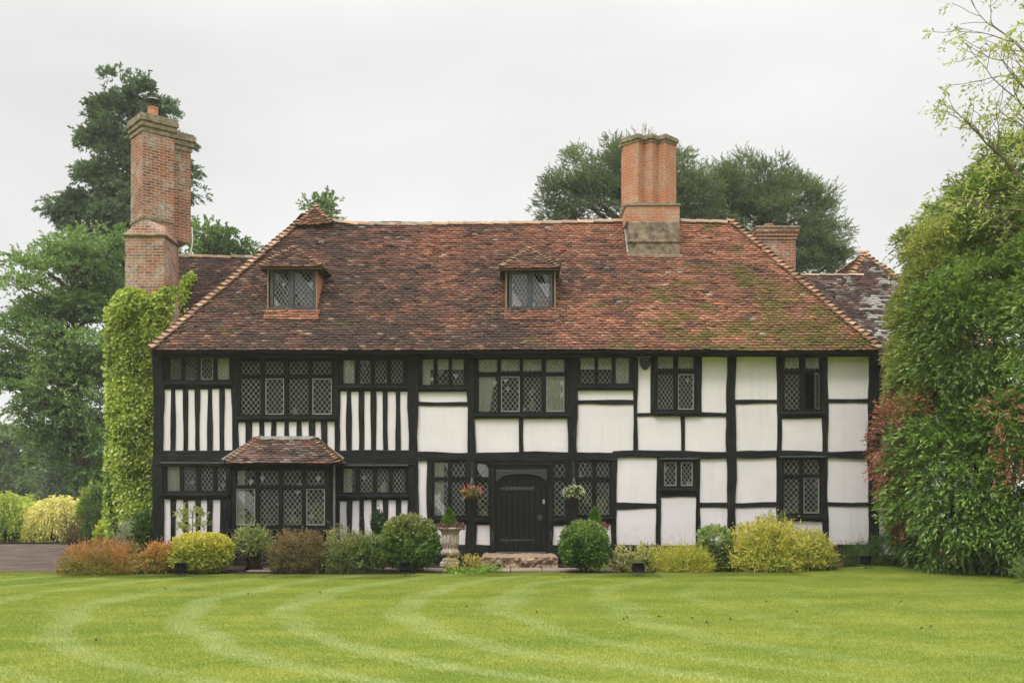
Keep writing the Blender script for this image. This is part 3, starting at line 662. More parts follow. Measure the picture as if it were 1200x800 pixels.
# ---- bay window
YB = -0.55
bay = window(house, [(277, 299.3), (304.5, 326.8), (331.6, 354), (359, 381)], [(551, 568), (572.3, 615)], y=YB, bord=5.2, sill=(268, 390), steel=[(0, 1), (3, 1)], name="bay_window")
bx0, bx1 = X(271.8, YB), X(386.2, YB)
mb = MB(); mb.box(bx0 - .03, bx1 + .03, YB - 0.02, 0.0, 0.0, Z(621, YB)); mb.box(bx0, bx0 + .09, YB + .075, 0.02, Z(620, YB), 2.32); mb.box(bx1 - .09, bx1, YB + .075, 0.02, Z(620, YB), 2.32)
mb.box(bx0, bx1, YB + .0, 0.02, 2.30, 2.36)
mb.build("bay_base", M['timber'], house)
mb = MB(); mb.tube([(X(391.5, -.1), -0.12, 0.0), (X(391.5, -.1), -0.12, 2.33)], 0.03, 10); mb.build("lead_downpipe", M['flash'], house)
cm = MB(); n = 12
for i in range(n): 
    x_ = X(277, YB) + 0.17 * i / n; cm.add([(x_, YB + .12 + .02 * math.sin(i * 2.1), Z(616, YB)), (x_ + .17 / n, YB + .12 + .02 * math.sin((i + 1) * 2.1), Z(616, YB)), (x_ + .17 / n, YB + .12 + .02 * math.sin((i + 1) * 2.1), Z(550, YB)), (x_, YB + .12 + .02 * math.sin(i * 2.1), Z(550, YB))], [(0, 1, 2, 3)])
cm.build("curtain", M['cream'], bay)

# ---- tiles
def tilecol(P3, mode):
    n = len(P3); r = rng.random(n); n1 = fbm(P3, 0.55, 3); n2 = fbm(P3, 2.2, 9); n3 = vn(P3, 0.35, 20)
    x_ = P3[:, 0]; z_ = P3[:, 2]
    brown = np.array([0.190, 0.106, 0.088]); red = np.array([0.32, 0.145, 0.100]); org = np.array([0.54, 0.25, 0.16]); buff = np.array([0.44, 0.30, 0.21]); dk = np.array([0.115, 0.078, 0.070])
    if mode == 'main': o = np.clip((x_ + 3.2) / 8.0, 0, 1) * 0.52 + (n1 - 0.5) * 0.95 + 0.14; o = np.where((z_ > 7.7) & (x_ > -4), o + 0.15, o); o -= np.clip((5.9 - z_) / 0.9, 0, 1) * 0.16
    elif mode == 'wing': o = 0.12 + (n1 - 0.5) * 0.9
    elif mode == 'right': o = 0.08 + (n1 - 0.5) * 0.7
    elif mode == 'orange': o = 0.68 + (n1 - .5) * .4
    elif mode == 'canopy': o = 0.12 + (n1 - .5) * 1.0
    else: o = 0.45 + (n1 - .5)
    streak = vn(P3 * np.array([2.6, 2.6, 22.0]), 1, 31); v = np.clip(o + (r - 0.5) * 0.34 + (streak - .5) * .75 + (n2 - .5) * .45, 0, 1)[:, None]
    c = np.where(v < 0.25, dk + (brown - dk) * v / 0.25, np.where(v < 0.55, brown + (red - brown) * (v - .25) / .3, red + (org - red) * (v - .55) / .45))
    k = rng.random(n); c = np.where((k < 0.05)[:, None], (buff + c) / 2, c); c = np.where((k > 0.95)[:, None], (dk + c) / 2, c)
    if mode == 'main':   # moss on the right, lichen specks
        mo = (fbm(P3 * np.array([1, 1, 2.2]), 1.9, 40) - 0.5) * 3.0 + np.clip((x_ - 3.0) / 3.5, -0.8, 1) * 0.55 + np.clip((7.4 - z_) / 2.2, -1, 1) * 0.50 - 0.50
        mm = np.clip(mo * 2.0, 0, 0.9)[:, None] * (0.45 + 0.55 * rng.random((n, 1))); c = c * (1 - mm) + np.array([0.175, 0.165, 0.045]) * mm
        c = np.where(((k > 0.5) & (k < 0.503))[:, None], c * .4 + np.array([0.34, 0.33, 0.30]), c)
    if mode in ('right', 'canopy'):
        li = np.clip((fbm(P3 * np.array([1, 1, 1.6]), 1.9, 77) - (0.45 if mode == 'right' else .53)) * 7, 0, 1) * (rng.random(n) > 0.35)
        li = li * (.22 if mode == 'canopy' else 1.0)
        if mode == 'right': li = li * np.clip((x_ - 8.6) / 1.3, 0.12, 1)
        c = c * (1 - li[:, None] * .8) + np.array([0.62, 0.60, 0.56]) * li[:, None] * .8
    return c * (0.85 + 0.3 * rng.random((n, 1)))
def tiles(name, O, U, Vv, ulen, vlen, umin, umax, mode, parent, gauge=0.092, tw=0.155, thick=0.014, sag=0.035, seed=0):
    """real clay tiles, one course over the next, on the plane O + u U + v V; umin/umax(v) clip the sides"""
    O = np.array(O, float); U = np.array(U, float); U /= np.linalg.norm(U); Vv = np.array(Vv, float); Vv /= np.linalg.norm(Vv)
    Nn = np.cross(U, Vv); 
    if Nn[2] < -1e-6 or (abs(Nn[2]) <= 1e-6 and Nn[1] > 0): Nn = -Nn
    rows_ = int(vlen / gauge); us, vs2 = [], []
    for j in range(rows_ + 1):
        u = np.arange(-tw, ulen + tw, tw) + (tw / 2 if j % 2 else 0) + rng.normal(0, 0.004); us.append(u); vs2.append(np.full(len(u), j * gauge))
    u = np.concatenate(us); v = np.concatenate(vs2); lo, hi = umin(v + gauge / 2), umax(v + gauge / 2)
    keep = (u + tw * 0.75 > lo) & (u + tw * .25 < hi) & (hi - lo > 0.04); u, v = u[keep], v[keep]; n = len(u)
    j1, j2 = rng.normal(0, 0.008, n), rng.normal(0, 0.008, n); lift = np.abs(rng.normal(0, 0.010, n)) + 0.032; roll = rng.normal(0, 0.0035, n)
    P = np.zeros((n, 8, 3)); top = np.minimum(v + gauge * 1.35, vlen + 0.02)
    for k, (du, vv, h_) in enumerate(((0.002, v - 0.004 + j1, lift + thick - roll), (tw - .002, v - 0.004 + j2, lift + thick + roll), (tw - .002, top, 0.004 + thick * .4 + 0 * v), (0.002, top, 0.004 + thick * .4 + 0 * v),
                                      (0.002, v - 0.004 + j1, lift - roll - 0.004), (tw - .002, v - 0.004 + j2, lift + roll - 0.004), (tw - .002, top, -0.01 + 0 * v), (0.002, top, -0.01 + 0 * v))):
        uu = np.clip(u + du, umin(vv), umax(vv))
        P0 = O + uu[:, None] * U + vv[:, None] * Vv
        sg = (fbm(P0, 0.5, seed) - 0.5) * 2 * sag + (vn(P0, 1.7, seed + 5) - .5) * sag * .5
        P[:, k] = P0 + (h_ + sg)[:, None] * Nn
    flip = np.dot(np.cross(U, Vv), Nn) < 0
    fq = np.array([(0, 1, 2, 3), (4, 5, 1, 0), (4, 0, 3, 7), (1, 5, 6, 2)])
    if flip: fq = fq[:, ::-1]
    Q = (np.arange(n)[:, None, None] * 8 + fq[None]).reshape(-1, 4)
    c = tilecol(P[:, 0], mode); 
    return np_mesh(name, P.reshape(-1, 3), Q, np.repeat(c, 8, 0), M['tile'], parent)
def plane4(mb, a, b, c, d=None): mb.add([a, b, c] + ([d] if d else []), [(0, 1, 2, 3) if d else (0, 1, 2)], (0.05, 0.035, 0.03))
def bonnets(name, A, B, parent, step=0.155, r=0.13, seg=6, length=0.24, cols=None, flat=0.55, wob=0.012):
    lf_ = 0.078 if step < .25 else 0.018
    A, B = Vector(A), Vector(B); d = (B - A); Ln = d.length; d.normalize(); side = d.cross(Vector((0, 0, 1))).normalized(); up = side.cross(d).normalized()
    mb = MB(); n = int(Ln / step)
    cols = cols or [(0.38, 0.225, 0.135), (0.32, 0.175, 0.11), (0.40, 0.26, 0.17), (0.26, 0.155, 0.10)]
    for i in range(n + 1):
        p = A + d * (i * step) + up * rnd.uniform(-wob, wob) + side * rnd.uniform(-wob, wob); c = rnd.choice(cols); q_ = rnd.uniform(.72, 1.18); c = tuple(v * q_ for v in c)
        vs_ = []
        for q, lift, rr in ((0, lf_, r), (1, 0.0, r * (0.8 if step < .25 else .97)), (0, lf_ - .022, r - 0.02)):
            for j in range(seg + 1):
                a = math.radians(-78 + 156 * j / seg)
                vs_.append(p + d * (length * q) + side * (rr * math.sin(a)) + up * (lift + rr * math.cos(a) * flat * 1.3 - rr * 0.42))
        s = seg + 1; fs = [(j, j + 1, s + j + 1, s + j) for j in range(seg)] + [(2 * s + j, 2 * s + j + 1, j + 1, j) for j in range(seg)]
        mb.add(vs_, fs, c)
    return mb.build(name, M['tile'], parent)

# main roof
EY, EZ = -0.36, Z(411, -0.36); ex0, ex1 = X(177, EY), X(1031, EY)
RY, RZ = 3.0, Z(261.5, 3.0); rx0, rx1 = X(352, RY), X(856, RY); BY = 2 * RY - EY
sl = math.hypot(RY - EY, RZ - EZ)
deck = MB()
e = -0.02
A_, B_, C_, D_ = (ex0, EY, EZ + e), (ex1, EY, EZ + e), (ex1, BY, EZ + e), (ex0, BY, EZ + e); R0, R1 = (rx0, RY, RZ + e), (rx1, RY, RZ + e)
plane4(deck, A_, B_, R1, R0); plane4(deck, B_, C_, R1); plane4(deck, C_, D_, R0, R1); plane4(deck, D_, A_, R0)
dp = (0, 0, -0.05)
plane4(deck, (ex0 + .03, EY + .03, EZ - .05), (ex0 + .03, BY, EZ - .05), (ex1 - .03, BY, EZ - .05), (ex1 - .03, EY + .03, EZ - .05))
roof = deck.build("roof", M['tile'], house)
L0 = rx0 - ex0; L1 = ex1 - rx1
tiles("roof_tiles", (ex0, EY, EZ), (1, 0, 0), (0, RY - EY, RZ - EZ), ex1 - ex0, sl, lambda v: v / sl * L0, lambda v: (ex1 - ex0) - v / sl * L1, 'main', roof, seed=1)
s1 = math.hypot(L0, RZ - EZ); s2 = math.hypot(L1, RZ - EZ); WD = BY - EY
tiles("side_roof_tiles", (ex0, EY, EZ), (0, 1, 0), (L0, 0, RZ - EZ), WD, s1, lambda v: v / s1 * WD / 2, lambda v: WD - v / s1 * WD / 2, 'wing', roof, seed=2)
tiles("side_roof_tiles", (ex1, EY, EZ), (0, 1, 0), (-L1, 0, RZ - EZ), WD, s2, lambda v: v / s2 * WD / 2, lambda v: WD - v / s2 * WD / 2, 'main', roof, seed=3)
tiles("rear_roof_tiles", (ex0, BY, EZ), (1, 0, 0), (0, -(RY - EY), RZ - EZ), ex1 - ex0, sl, lambda v: v / sl * L0, lambda v: (ex1 - ex0) - v / sl * L1, 'main', roof, gauge=0.2, tw=0.33, seed=4)
pale = [(0.42, 0.27, 0.18), (0.38, 0.27, 0.19), (0.43, 0.30, 0.20), (0.38, 0.24, 0.16), (0.34, 0.27, 0.19)]
hipc = [(0.40, 0.25, 0.17), (0.33, 0.19, 0.13), (0.45, 0.31, 0.22), (0.27, 0.165, 0.12)]
bonnets("hip_tiles", (ex0 - .02, EY - .02, EZ + .03), (rx0, RY, RZ + .05), roof, cols=hipc)
bonnets("hip_tiles", (ex1 + .02, EY - .02, EZ + .03), (rx1, RY, RZ + .05), roof)
bonnets("hip_tiles", (ex0 - .02, BY + .02, EZ + .03), (rx0, RY, RZ + .05), roof, cols=hipc)
bonnets("hip_tiles", (ex1 + .02, BY + .02, EZ + .03), (rx1, RY, RZ + .05), roof)
px_r = [(384, 258.5), (420, 262.5), (470, 263.5), (560, 262), (640, 261.5), (700, 260), (732, 259)]
for i in range(len(px_r) - 1):
    (a, b), (c, d) = px_r[i], px_r[i + 1]
    bonnets("ridge_tiles", (X(a, RY), RY, Z(b, RY) - .02), (X(c, RY), RY, Z(d, RY) - .02), roof, step=0.42, r=0.14, length=0.42, cols=pale, wob=0.004, flat=.75)
bonnets("ridge_tiles", (X(797, RY), RY, Z(259.5, RY) - .02), (X(850, RY), RY, Z(260.5, RY) - .02), roof, step=0.42, r=0.14, length=0.42, cols=pale, wob=0.004, flat=.75)
# gablet at the head of the left hip
gp = Vector((X(369, 3.0), 3.0, Z(243, 3.0))); ga = Vector((X(350, 2.8), 2.7, Z(265, 2.7))); gb = Vector((X(389, 2.7), 2.7, Z(262, 2.7)))
mb = MB(); plane4(mb, tuple(ga), tuple(gb), tuple(gp)); plane4(mb, tuple(gb), (gb.x, 3.4, gb.z), tuple(gp)); plane4(mb, (gb.x, 3.4, gb.z), (ga.x, 3.4, ga.z), tuple(gp)); plane4(mb, (ga.x, 3.4, ga.z), tuple(ga), tuple(gp))
gl_ = mb.build("gablet", M['tile'], house)
wg = (gb - ga).length; hg = (gp - (ga + gb) / 2).length
tiles("gablet_tiles", tuple(ga), tuple(gb - ga), tuple(gp - (ga + gb) / 2), wg, hg, lambda v: v / hg * wg / 2, lambda v: wg - v / hg * wg / 2, 'other', gl_, tw=.12, gauge=.08, sag=0)
bonnets("gablet_hip_tiles", ga, gp, gl_, step=.1, r=.085, length=.14, cols=hipc); bonnets("gablet_hip_tiles", gb, gp, gl_, step=.1, r=.085, length=.14, cols=hipc)
# eaves: soffit board and gutter
mb = MB(); mb.box(ex0 + .04, ex1 - .04, EY + .05, EY + .08, EZ - .13, EZ - .03); mb.box(ex0 + .04, ex1 - .04, EY + .081, -0.07, EZ - .075, EZ - .055); mb.build("eaves_board", M['black'], house)
mb = MB(); n = 60
for i in range(n):
    a, b = ex0 + .05 + (ex1 - ex0 - .1) * i / n, ex0 + .05 + (ex1 - ex0 - .1) * (i + 1) / n; vs_ = []
    for x_ in (a, b):
        dz = 0.012 * math.sin(x_ * 0.9)
        for j in range(9):
            t = math.pi + math.pi * j / 8; vs_.append((x_, EY - .02 + .055 * math.cos(t), EZ - 0.035 + dz + .055 * math.sin(t)))
    mb.add(vs_, [(j, j + 1, 9 + j + 1, 9 + j) for j in range(8)])
mb.build("gutter", M['black'], house)
mb = MB(); xd = X(1031, -.1); mb.tube([(xd, EY + .05, EZ - .08), (xd, -0.05, EZ - .35), (xd + .03, .1, EZ - .5), (xd + .03, .1, 0.1)], .035, 8); mb.build("downpipe", M['black'], house)

# ---- bay canopy
cy0, cy1 = -0.78, -0.07; cz0, cz1 = Z(543.5, cy0), Z(515, cy1)
ca, cb, cc, cd = X(265, cy0), X(399.5, cy0), X(368, cy1), X(302, cy1)
mb = MB(); a, b, c, d = (ca, cy0, cz0), (cb, cy0, cz0), (cc, cy1, cz1), (cd, cy1, cz1)
plane4(mb, a, b, c, d); plane4(mb, b, (cb, cy1, cz0), c); plane4(mb, (ca, cy1, cz0), a, d); plane4(mb, (ca, cy1, cz0 - .01), (cb, cy1, cz0 - .01), (cb, cy0, cz0 - .01), (ca, cy0, cz0 - .01))
can = mb.build("bay_canopy", M['tile'], house)
sc_ = math.hypot(cy1 - cy0, cz1 - cz0); la, lb = cd - ca, cb - cc
tiles("canopy_tiles", a, (1, 0, 0), (0, cy1 - cy0, cz1 - cz0), cb - ca, sc_, lambda v: v / sc_ * la, lambda v: (cb - ca) - v / sc_ * lb, 'canopy', can, gauge=.085, sag=.01)
sb_ = math.hypot(lb, cz1 - cz0); wd_ = cy1 - cy0
tiles("canopy_side_tiles", b, (0, 1, 0), (-lb, 0, cz1 - cz0), wd_, sb_, lambda v: v / sb_ * wd_, lambda v: wd_ + 0 * v, 'canopy', can, gauge=.085, sag=.01)
tiles("canopy_side_tiles", a, (0, 1, 0), (la, 0, cz1 - cz0), wd_, sb_, lambda v: v / sb_ * wd_, lambda v: wd_ + 0 * v, 'canopy', can, gauge=.085, sag=.01)
bonnets("canopy_hip_tiles", (ca, cy0, cz0 + .02), (cd, cy1, cz1), can, step=.1, r=.095, length=.15); bonnets("canopy_hip_tiles", (cb, cy0, cz0 + .02), (cc, cy1, cz1), can, step=.1, r=.095, length=.15)
mb = MB()
def strip(p, q, w_=0.12, y0=-0.10, y1=-0.045):
    (a, b), (c, d) = p, q; l = math.hypot(c - a, d - b); nx_, nz_ = -(d - b) / l * w_, (c - a) / l * w_
    mb.slab([(a, b), (c, d), (c + nx_, d + nz_), (a + nx_, b + nz_)], y0, y1)
strip((X(263), Z(540.5)), (X(302), Z(516)), .08); strip((X(300), Z(516.5)), (X(369), Z(516.5)), .11, -0.1015, -0.0465); strip((X(368), Z(517)), (X(400.5), Z(541)), .12)
mb.build("lead_flashing", M['flash'], can)

# ---- dormers
def dormer(pl, pr, pt, pb, peak, el, er, ez, cols):
    y = 0.62; ax, bx_, az, bz = X(pl, y), X(pr, y), Z(pb, y), Z(pt, y); dep = 1.9
    mb = MB(); mb.box(ax, ax + .06, y + .03, y + dep, az - .05, bz, b=0); mb.box(bx_ - .06, bx_, y + .03, y + dep, az - .05, bz); mb.box(ax + .06, bx_ - .06, y + dep - .1, y + dep, az, bz)
    mb.box(ax + .061, bx_ - .061, y + .35, y + .4, az, bz)
    dm = mb.build("dormer", M['dark'], house)
    for xx, d_ in ((ax, -1), (bx_, 1)):   # tile-hung cheeks
        tiles("cheek_tiles", (xx, y + .02, az - .05), (0, 1, 0), (0, 0, 1), 1.6, bz - az + .05, lambda v: 0 * v, lambda v: 1.6 + 0 * v, 'orange', dm, sag=0) if False else None
        cm = MB(); zz = az - .1; k = 0
        while zz < bz - .02:
            c = tuple(v * rnd.uniform(.8, 1.15) for v in rnd.choice([(0.46, .19, .10), (.36, .15, .085), (.42, .22, .13)]))
            yy = y - .0
            while yy < y + 1.7:
                cm.box(xx, xx + d_ * (.018 + rnd.uniform(0, .006)), yy + .03, yy + .185, zz, zz + .1, c); cm.v[-8:] = [(v[0] + (d_ * .010 if v[2] < zz + .01 and abs(v[0] - xx) > .01 else 0), v[1], v[2]) for v in cm.v[-8:]]; yy += .165
            zz += .098
        cm.build("cheek_tiles", M['tile'], dm)
    f = window(dm, cols, [(pt + 4.5, pb - 4)], y=y, fy=(-.03, .05), framemat='greypaint', bord=3.6, name="dormer_window", skyp=1.0)
    for ch in list(f.children): ch.parent = dm; ch.matrix_parent_inverse = Matrix()
    mb = MB(); mb.box(ax - .02, ax + .012, y - .045, y + .02, az - .03, bz); mb.box(bx_ - .012, bx_ + .02, y - .045, y + .02, az - .03, bz); mb.box(ax + .0125, bx_ - .0125, y - .05, y - .031, az - .06, az - .02); mb.build("dormer_trim", M['trim'], dm)
    # hipped roof running back into the main slope
    ye = y - .22; e0, e1, zt = X(el, ye), X(er, ye), Z(ez, ye); pxx = X(peak[0], y + .35); pz = Z(peak[1], y + .35); py_ = y + .35
    mb = MB(); plane4(mb, (e0, ye, zt), (e1, ye, zt), (pxx, py_, pz)); plane4(mb, (e1, ye, zt), (e1, ye + 2.0, zt), (pxx, py_ + 1.6, pz), (pxx, py_, pz)); plane4(mb, (e0, ye + 2, zt), (e0, ye, zt), (pxx, py_, pz), (pxx, py_ + 1.6, pz))
    plane4(mb, (e0, ye, zt - .03), (e0, ye + 2, zt - .03), (e1, ye + 2, zt - .03), (e1, ye, zt - .03)); mb.box(e0, e1, ye, ye + .02, zt - .03, zt, (.12, .075, .055))
    rf = mb.build("dormer_roof", M['tile'], dm)
    hl = math.hypot(py_ - ye, pz - zt); ww = e1 - e0; pl_ = pxx - e0; pr_ = e1 - pxx
    tiles("dormer_roof_tiles", (e0, ye, zt), (1, 0, 0), (0, py_ - ye, pz - zt), ww, hl, lambda v: v / hl * pl_, lambda v: ww - v / hl * pr_, 'other', dm, gauge=.085, sag=.01)
    for xx, pp, d_ in ((e0, pl_, 1), (e1, pr_, -1)):
        h2 = math.hypot(pp, pz - zt); dd = py_ - ye
        tiles("dormer_roof_tiles", (xx, ye, zt), (0, 1, 0), (d_ * pp, 0, pz - zt), 2.2, h2, lambda v: v / h2 * dd, lambda v: 2.0 + 0 * v, 'other', dm, gauge=.085, sag=.01)
    bonnets("dormer_hip_tiles", (e0, ye, zt + .02), (pxx, py_, pz), dm, step=.1, r=.085, length=.14, cols=hipc); bonnets("dormer_hip_tiles", (e1, ye, zt + .02), (pxx, py_, pz), dm, step=.1, r=.085, length=.14, cols=hipc)
    bonnets("dormer_ridge_tiles", (pxx, py_ - .03, pz + .01), (pxx, py_ + 1.1, pz + .01), dm, step=.3, r=.09, length=.3, cols=hipc)
    # orange apron of newer tiles below the window
    ym = y - 0.03; ta = (RZ - EZ) / (RY - EY)
    tiles("apron_tiles", (ax - .05, ym - .27, EZ + (ym - .27 - EY) * ta + .045), (1, 0, 0), (0, 1, ta), bx_ - ax + .15, .36, lambda v: 0 * v, lambda v: bx_ - ax + .15 + 0 * v, 'orange', dm, sag=.005)
dormer(314.5, 371, 315, 363.5, (344, 291), 304.5, 377.5, 313.5, [(320.5, 338.8), (344.5, 366.5)])
dormer(593.5, 650, 316.5, 364, (620.5, 292), 587, 655.5, 315, [(600, 618.2), (624.5, 644)])

# ---- wings behind
WEZ, WY0, WY1 = 4.95, 3.2, 9.8; WRY, WRZ = 6.5, Z(301, 6.5)
wx0, wx1 = -10.1, -2.0
mb = MB(); mb.box(wx0, wx1, WY0 + .15, WY1 - .15, 0, WEZ)
mb.add([(wx0 + .05, WY0 + .15, WEZ), (wx0 + .05, WY1 - .15, WEZ), (wx0 + .05, WRY, WRZ - .15)], [(0, 2, 1)]); mb.build("rear_wing_wall", M['plaster'], house)
mb = MB(); plane4(mb, (wx0 - .1, WY0, WEZ - .02), (wx1, WY0, WEZ - .02), (wx1, WRY, WRZ - .02), (wx0 - .1, WRY, WRZ - .02)); plane4(mb, (wx0 - .1, WY1, WEZ - .02), (wx0 - .1, WRY, WRZ - .02), (wx1, WRY, WRZ - .02), (wx1, WY1, WEZ - .02))
wr = mb.build("rear_wing_roof", M['tile'], house); ws = math.hypot(WRY - WY0, WRZ - WEZ)
tiles("wing_roof_tiles", (wx0 - .1, WY0, WEZ), (1, 0, 0), (0, WRY - WY0, WRZ - WEZ), wx1 - wx0, ws, lambda v: 0 * v, lambda v: wx1 - wx0 + 0 * v, 'wing', wr, seed=8)
bonnets("wing_ridge_tiles", (wx0 - .1, WRY, WRZ + .0), (-7.2, WRY, WRZ - 0.06), wr, step=.42, r=.14, length=.42, cols=[(0.25, .17, .11), (.3, .2, .13), (.2, .16, .10)], wob=.012, flat=.75)
mb = MB(); mb.box(wx0 - .14, wx0 - .05, WY0, WY0 + .02, WEZ - .2, WEZ); mb.build("barge_board", M['black'], wr)
# right cross wing: tile-hung front, hip towards the camera
kx, ky, kz = 10.38, 5.55, Z(299.5, 5.55); kex0, kex1, key, kez = 7.25, 13.5, 2.45, 4.95
mb = MB(); mb.box(7.5, 13.3, 2.85, 14, 0, 5.0); mb.build("cross_wing_wall", M['plaster'], house)
mb = MB(); mb.box(8.6, 13.3, 2.79, 2.85 - .002, 2.62, 4.95, (0.16, .1, .075)); mb.build("hung_tile_wall", M['tile'], house)
tiles("hung_tiles", (8.62, 2.79, 2.6), (1, 0, 0), (0, 0, 1), 4.6, 2.35, lambda v: 0 * v, lambda v: 4.6 + 0 * v, 'right', house, sag=.0)
mb = MB(); plane4(mb, (kex0, key, kez), (kex1, key, kez), (kx, ky, kz - .02)); plane4(mb, (kex0, 14, kez), (kex0, key, kez), (kx, ky, kz - .02), (kx, 14, kz - .02)); plane4(mb, (kex1, key, kez), (kex1, 14, kez), (kx, 14, kz - .02), (kx, ky, kz - .02))
kr = mb.build("cross_wing_roof", M['tile'], house); h3 = math.hypot(ky - key, kz - kez); w3 = kex1 - kex0; lh, rh = kx - kex0, kex1 - kx
tiles("cross_wing_tiles", (kex0, key, kez + .02), (1, 0, 0), (0, ky - key, kz - kez), w3, h3, lambda v: v / h3 * lh, lambda v: w3 - v / h3 * rh, 'right', kr, seed=12)
h4 = math.hypot(lh, kz - kez)
tiles("cross_wing_side_tiles", (kex0, key, kez + .02), (0, 1, 0), (lh, 0, kz - kez), 11.5, h4, lambda v: v / h4 * (ky - key), lambda v: 11.5 + 0 * v, 'wing', kr, seed=13)
f_ = (7.92 - kez) / (kz - kez); bonnets("cross_wing_hip_tiles", (kex0 + lh * f_, key + (ky - key) * f_, 7.96), (kx, ky, kz + .02), kr); bonnets("cross_wing_hip_tiles", (kex1, key, kez + .04), (kx, ky, kz + .02), kr)
bonnets("cross_wing_ridge_tiles", (kx, ky, kz), (kx, 13.5, kz), kr, step=.42, r=.13, length=.42, cols=pale, wob=.004)
# link roof between the house and the cross wing
lz, ly = 7.92, key + (7.92 - kez) / (kz - kez) * (ky - key); mb = MB(); plane4(mb, (5.5, key, kez - .02), (9.4, key, kez - .02), (9.7, ly, lz - .02), (5.5, ly, lz - .02)); plane4(mb, (5.5, 7.6, kez), (5.5, ly, lz - .02), (9.7, ly, lz - .02), (9.7, 7.6, kez))
lr = mb.build("link_roof", M['tile'], house); h5 = math.hypot(ly - key, lz - kez)
tiles("link_roof_tiles", (5.5, key, kez + .02), (1, 0, 0), (0, ly - key, lz - kez), 4.9, h5, lambda v: 0 * v, lambda v: kex0 - 5.5 + v / h3 * lh, 'right', lr, seed=14)
bonnets("link_ridge_tiles", (5.5, ly, lz + .0), (9.7, ly, lz + .03), lr, step=.42, r=.13, length=.42, cols=pale, wob=.01)

# ---- chimneys
def diamond(cx_, cy_, r, a0=0, k=4): return [(cx_ + r * math.cos(a0 + 2 * math.pi * i / k), cy_ + r * math.sin(a0 + 2 * math.pi * i / k)) for i in range(k)]
CY = 3.0
cxa, cxb = X(146.5, CY), X(192.5, CY); ctop = Z(277, CY)
mb = MB(); mb.box(cxa, cxb, CY, CY + 1.15, 0, ctop); mb.box(X(133, CY), X(191, CY), CY - .06, CY + 1.3, 0, Z(352, CY))
cs = mb.build("left_chimney", M['brick'], house); cs.name = "chimney"
mcx, mcy = (cxa + cxb) / 2, CY + .575
mb = MB()
m6 = MB(); m6.box(cxa - .06, cxb + .06, CY - .06, CY + 1.21, ctop, ctop + .07, b=.02); m6.build('chimney_string_course', M['coping'], cs)
mb.add([(cxa - .04, CY - .04, ctop + .071), (cxb + .04, CY - .04, ctop + .071), (cxb + .04, CY + 1.19, ctop + .071), (cxa - .04, CY + 1.19, ctop + .071), (mcx - .02, CY + .1, ctop + .50), (cxb - .15, CY + .55, ctop + .45), (mcx, CY + 1.0, ctop + .45), (cxa + .15, CY + .55, ctop + .45)],
       [(0, 1, 4), (1, 5, 4), (1, 2, 5), (2, 6, 5), (2, 3, 6), (3, 7, 6), (3, 0, 7), (0, 4, 7), (4, 5, 6, 7)])
mb.build("chimney_shoulder", M['brick'], cs)
d1 = (X(168.3, CY + .05), CY + .05 + .62); R1_ = .62; z1a, z1b = ctop + .1, Z(151, CY)
d2 = (d1[0] + .36, d1[1] + .52)
mb = MB(); mb.prism(diamond(d1[0] + .02, d1[1], R1_, math.radians(-94)), z1a, z1b); mb.prism(diamond(d2[0], d2[1], .56, math.radians(-94)), z1a + .01, z1b - .22); 
mb.build("chimney_shaft", M['brick'], cs)
mb = MB()
for q, (cc_, r0, zt) in enumerate((((d1[0] + .02, d1[1]), R1_, z1b), ((d2[0], d2[1]), .56, z1b - .22))):
    for k in range(3):
        mb.prism(diamond(cc_[0], cc_[1], r0 + .04 + .045 * k, math.radians(-94)), zt + .14 * k - .03, zt + .14 * k + .065)
        mb.prism(diamond(cc_[0], cc_[1], r0 + .02 + .045 * k, math.radians(-94)), zt + .14 * k + .0655, zt + .14 * k + .1095)
    mb.prism(diamond(cc_[0], cc_[1], r0 + .10, math.radians(-94)), zt + .392, zt + .45)
    mb.build("chimney_cornice", M['coping'], cs); mb = MB()
mb.prism(diamond(d1[0] + .02, d1[1], R1_ + .035, math.radians(-94)), z1a + .40, z1a + .47); mb.build('chimney_string_course', M['coping'], cs)
pz0 = z1b + .44; pc = (X(177.5, CY + .5), CY + .6, pz0)
mb = MB(); mb.lathe([(.155, 0), (.155, .05), (.135, .07), (.135, .30), (.15, .32), (.15, .35)], pc, 20); mb.build("chimney_pot", M['terra'], cs)
mb = MB(); mb.lathe([(.04, .35), (.05, .36), (.05, .50), (.04, .5)], pc, 12); mb.lathe([(.20, .53), (.21, .545), (.13, .60), (.02, .62)], pc, 20)
for t in range(5): a = t * 1.257; mb.tube([(pc[0] + .13 * math.cos(a), pc[1] + .13 * math.sin(a), pc[2] + .34), (pc[0] + .15 * math.cos(a), pc[1] + .15 * math.sin(a), pc[2] + .54)], .008, 5)
mb.build("chimney_cowl", M['iron'], cs)

# central stack: rendered base on the slope, brick plinth, three clustered shafts
y0 = 2.05; ax, bx_ = X(737, y0), X(797, y0); zb, zr = Z(308, y0), Z(259, y0)
mb = MB(); mb.box(ax, bx_, y0, 3.6, zb - .3, zr - .002, b=.02); mb.box(ax - .025, bx_ + .025, y0 - .04, 3.2, Z(284, y0), Z(282, y0) + .02, b=.008); mb.box(ax - .03, bx_ + .06, y0 - .07, 3.2, zb - .3, Z(299, y0), b=.02)
ch = mb.build("chimney", M['render'], house)
y1 = 2.12; a1, b1 = X(733.5, y1), X(796.5, y1); zs0, zs1 = zr, Z(236, y1)
mb = MB(); mb.box(a1, b1, y1, 3.5, zs0, zs1 - .06)
cz_top = Z(163, y1 + .1); cxm = (a1 + b1) / 2; ycn = y1 + .62
cen = [(a1 + .35, .36), (cxm + .01, .235), (b1 - .33, .34)]
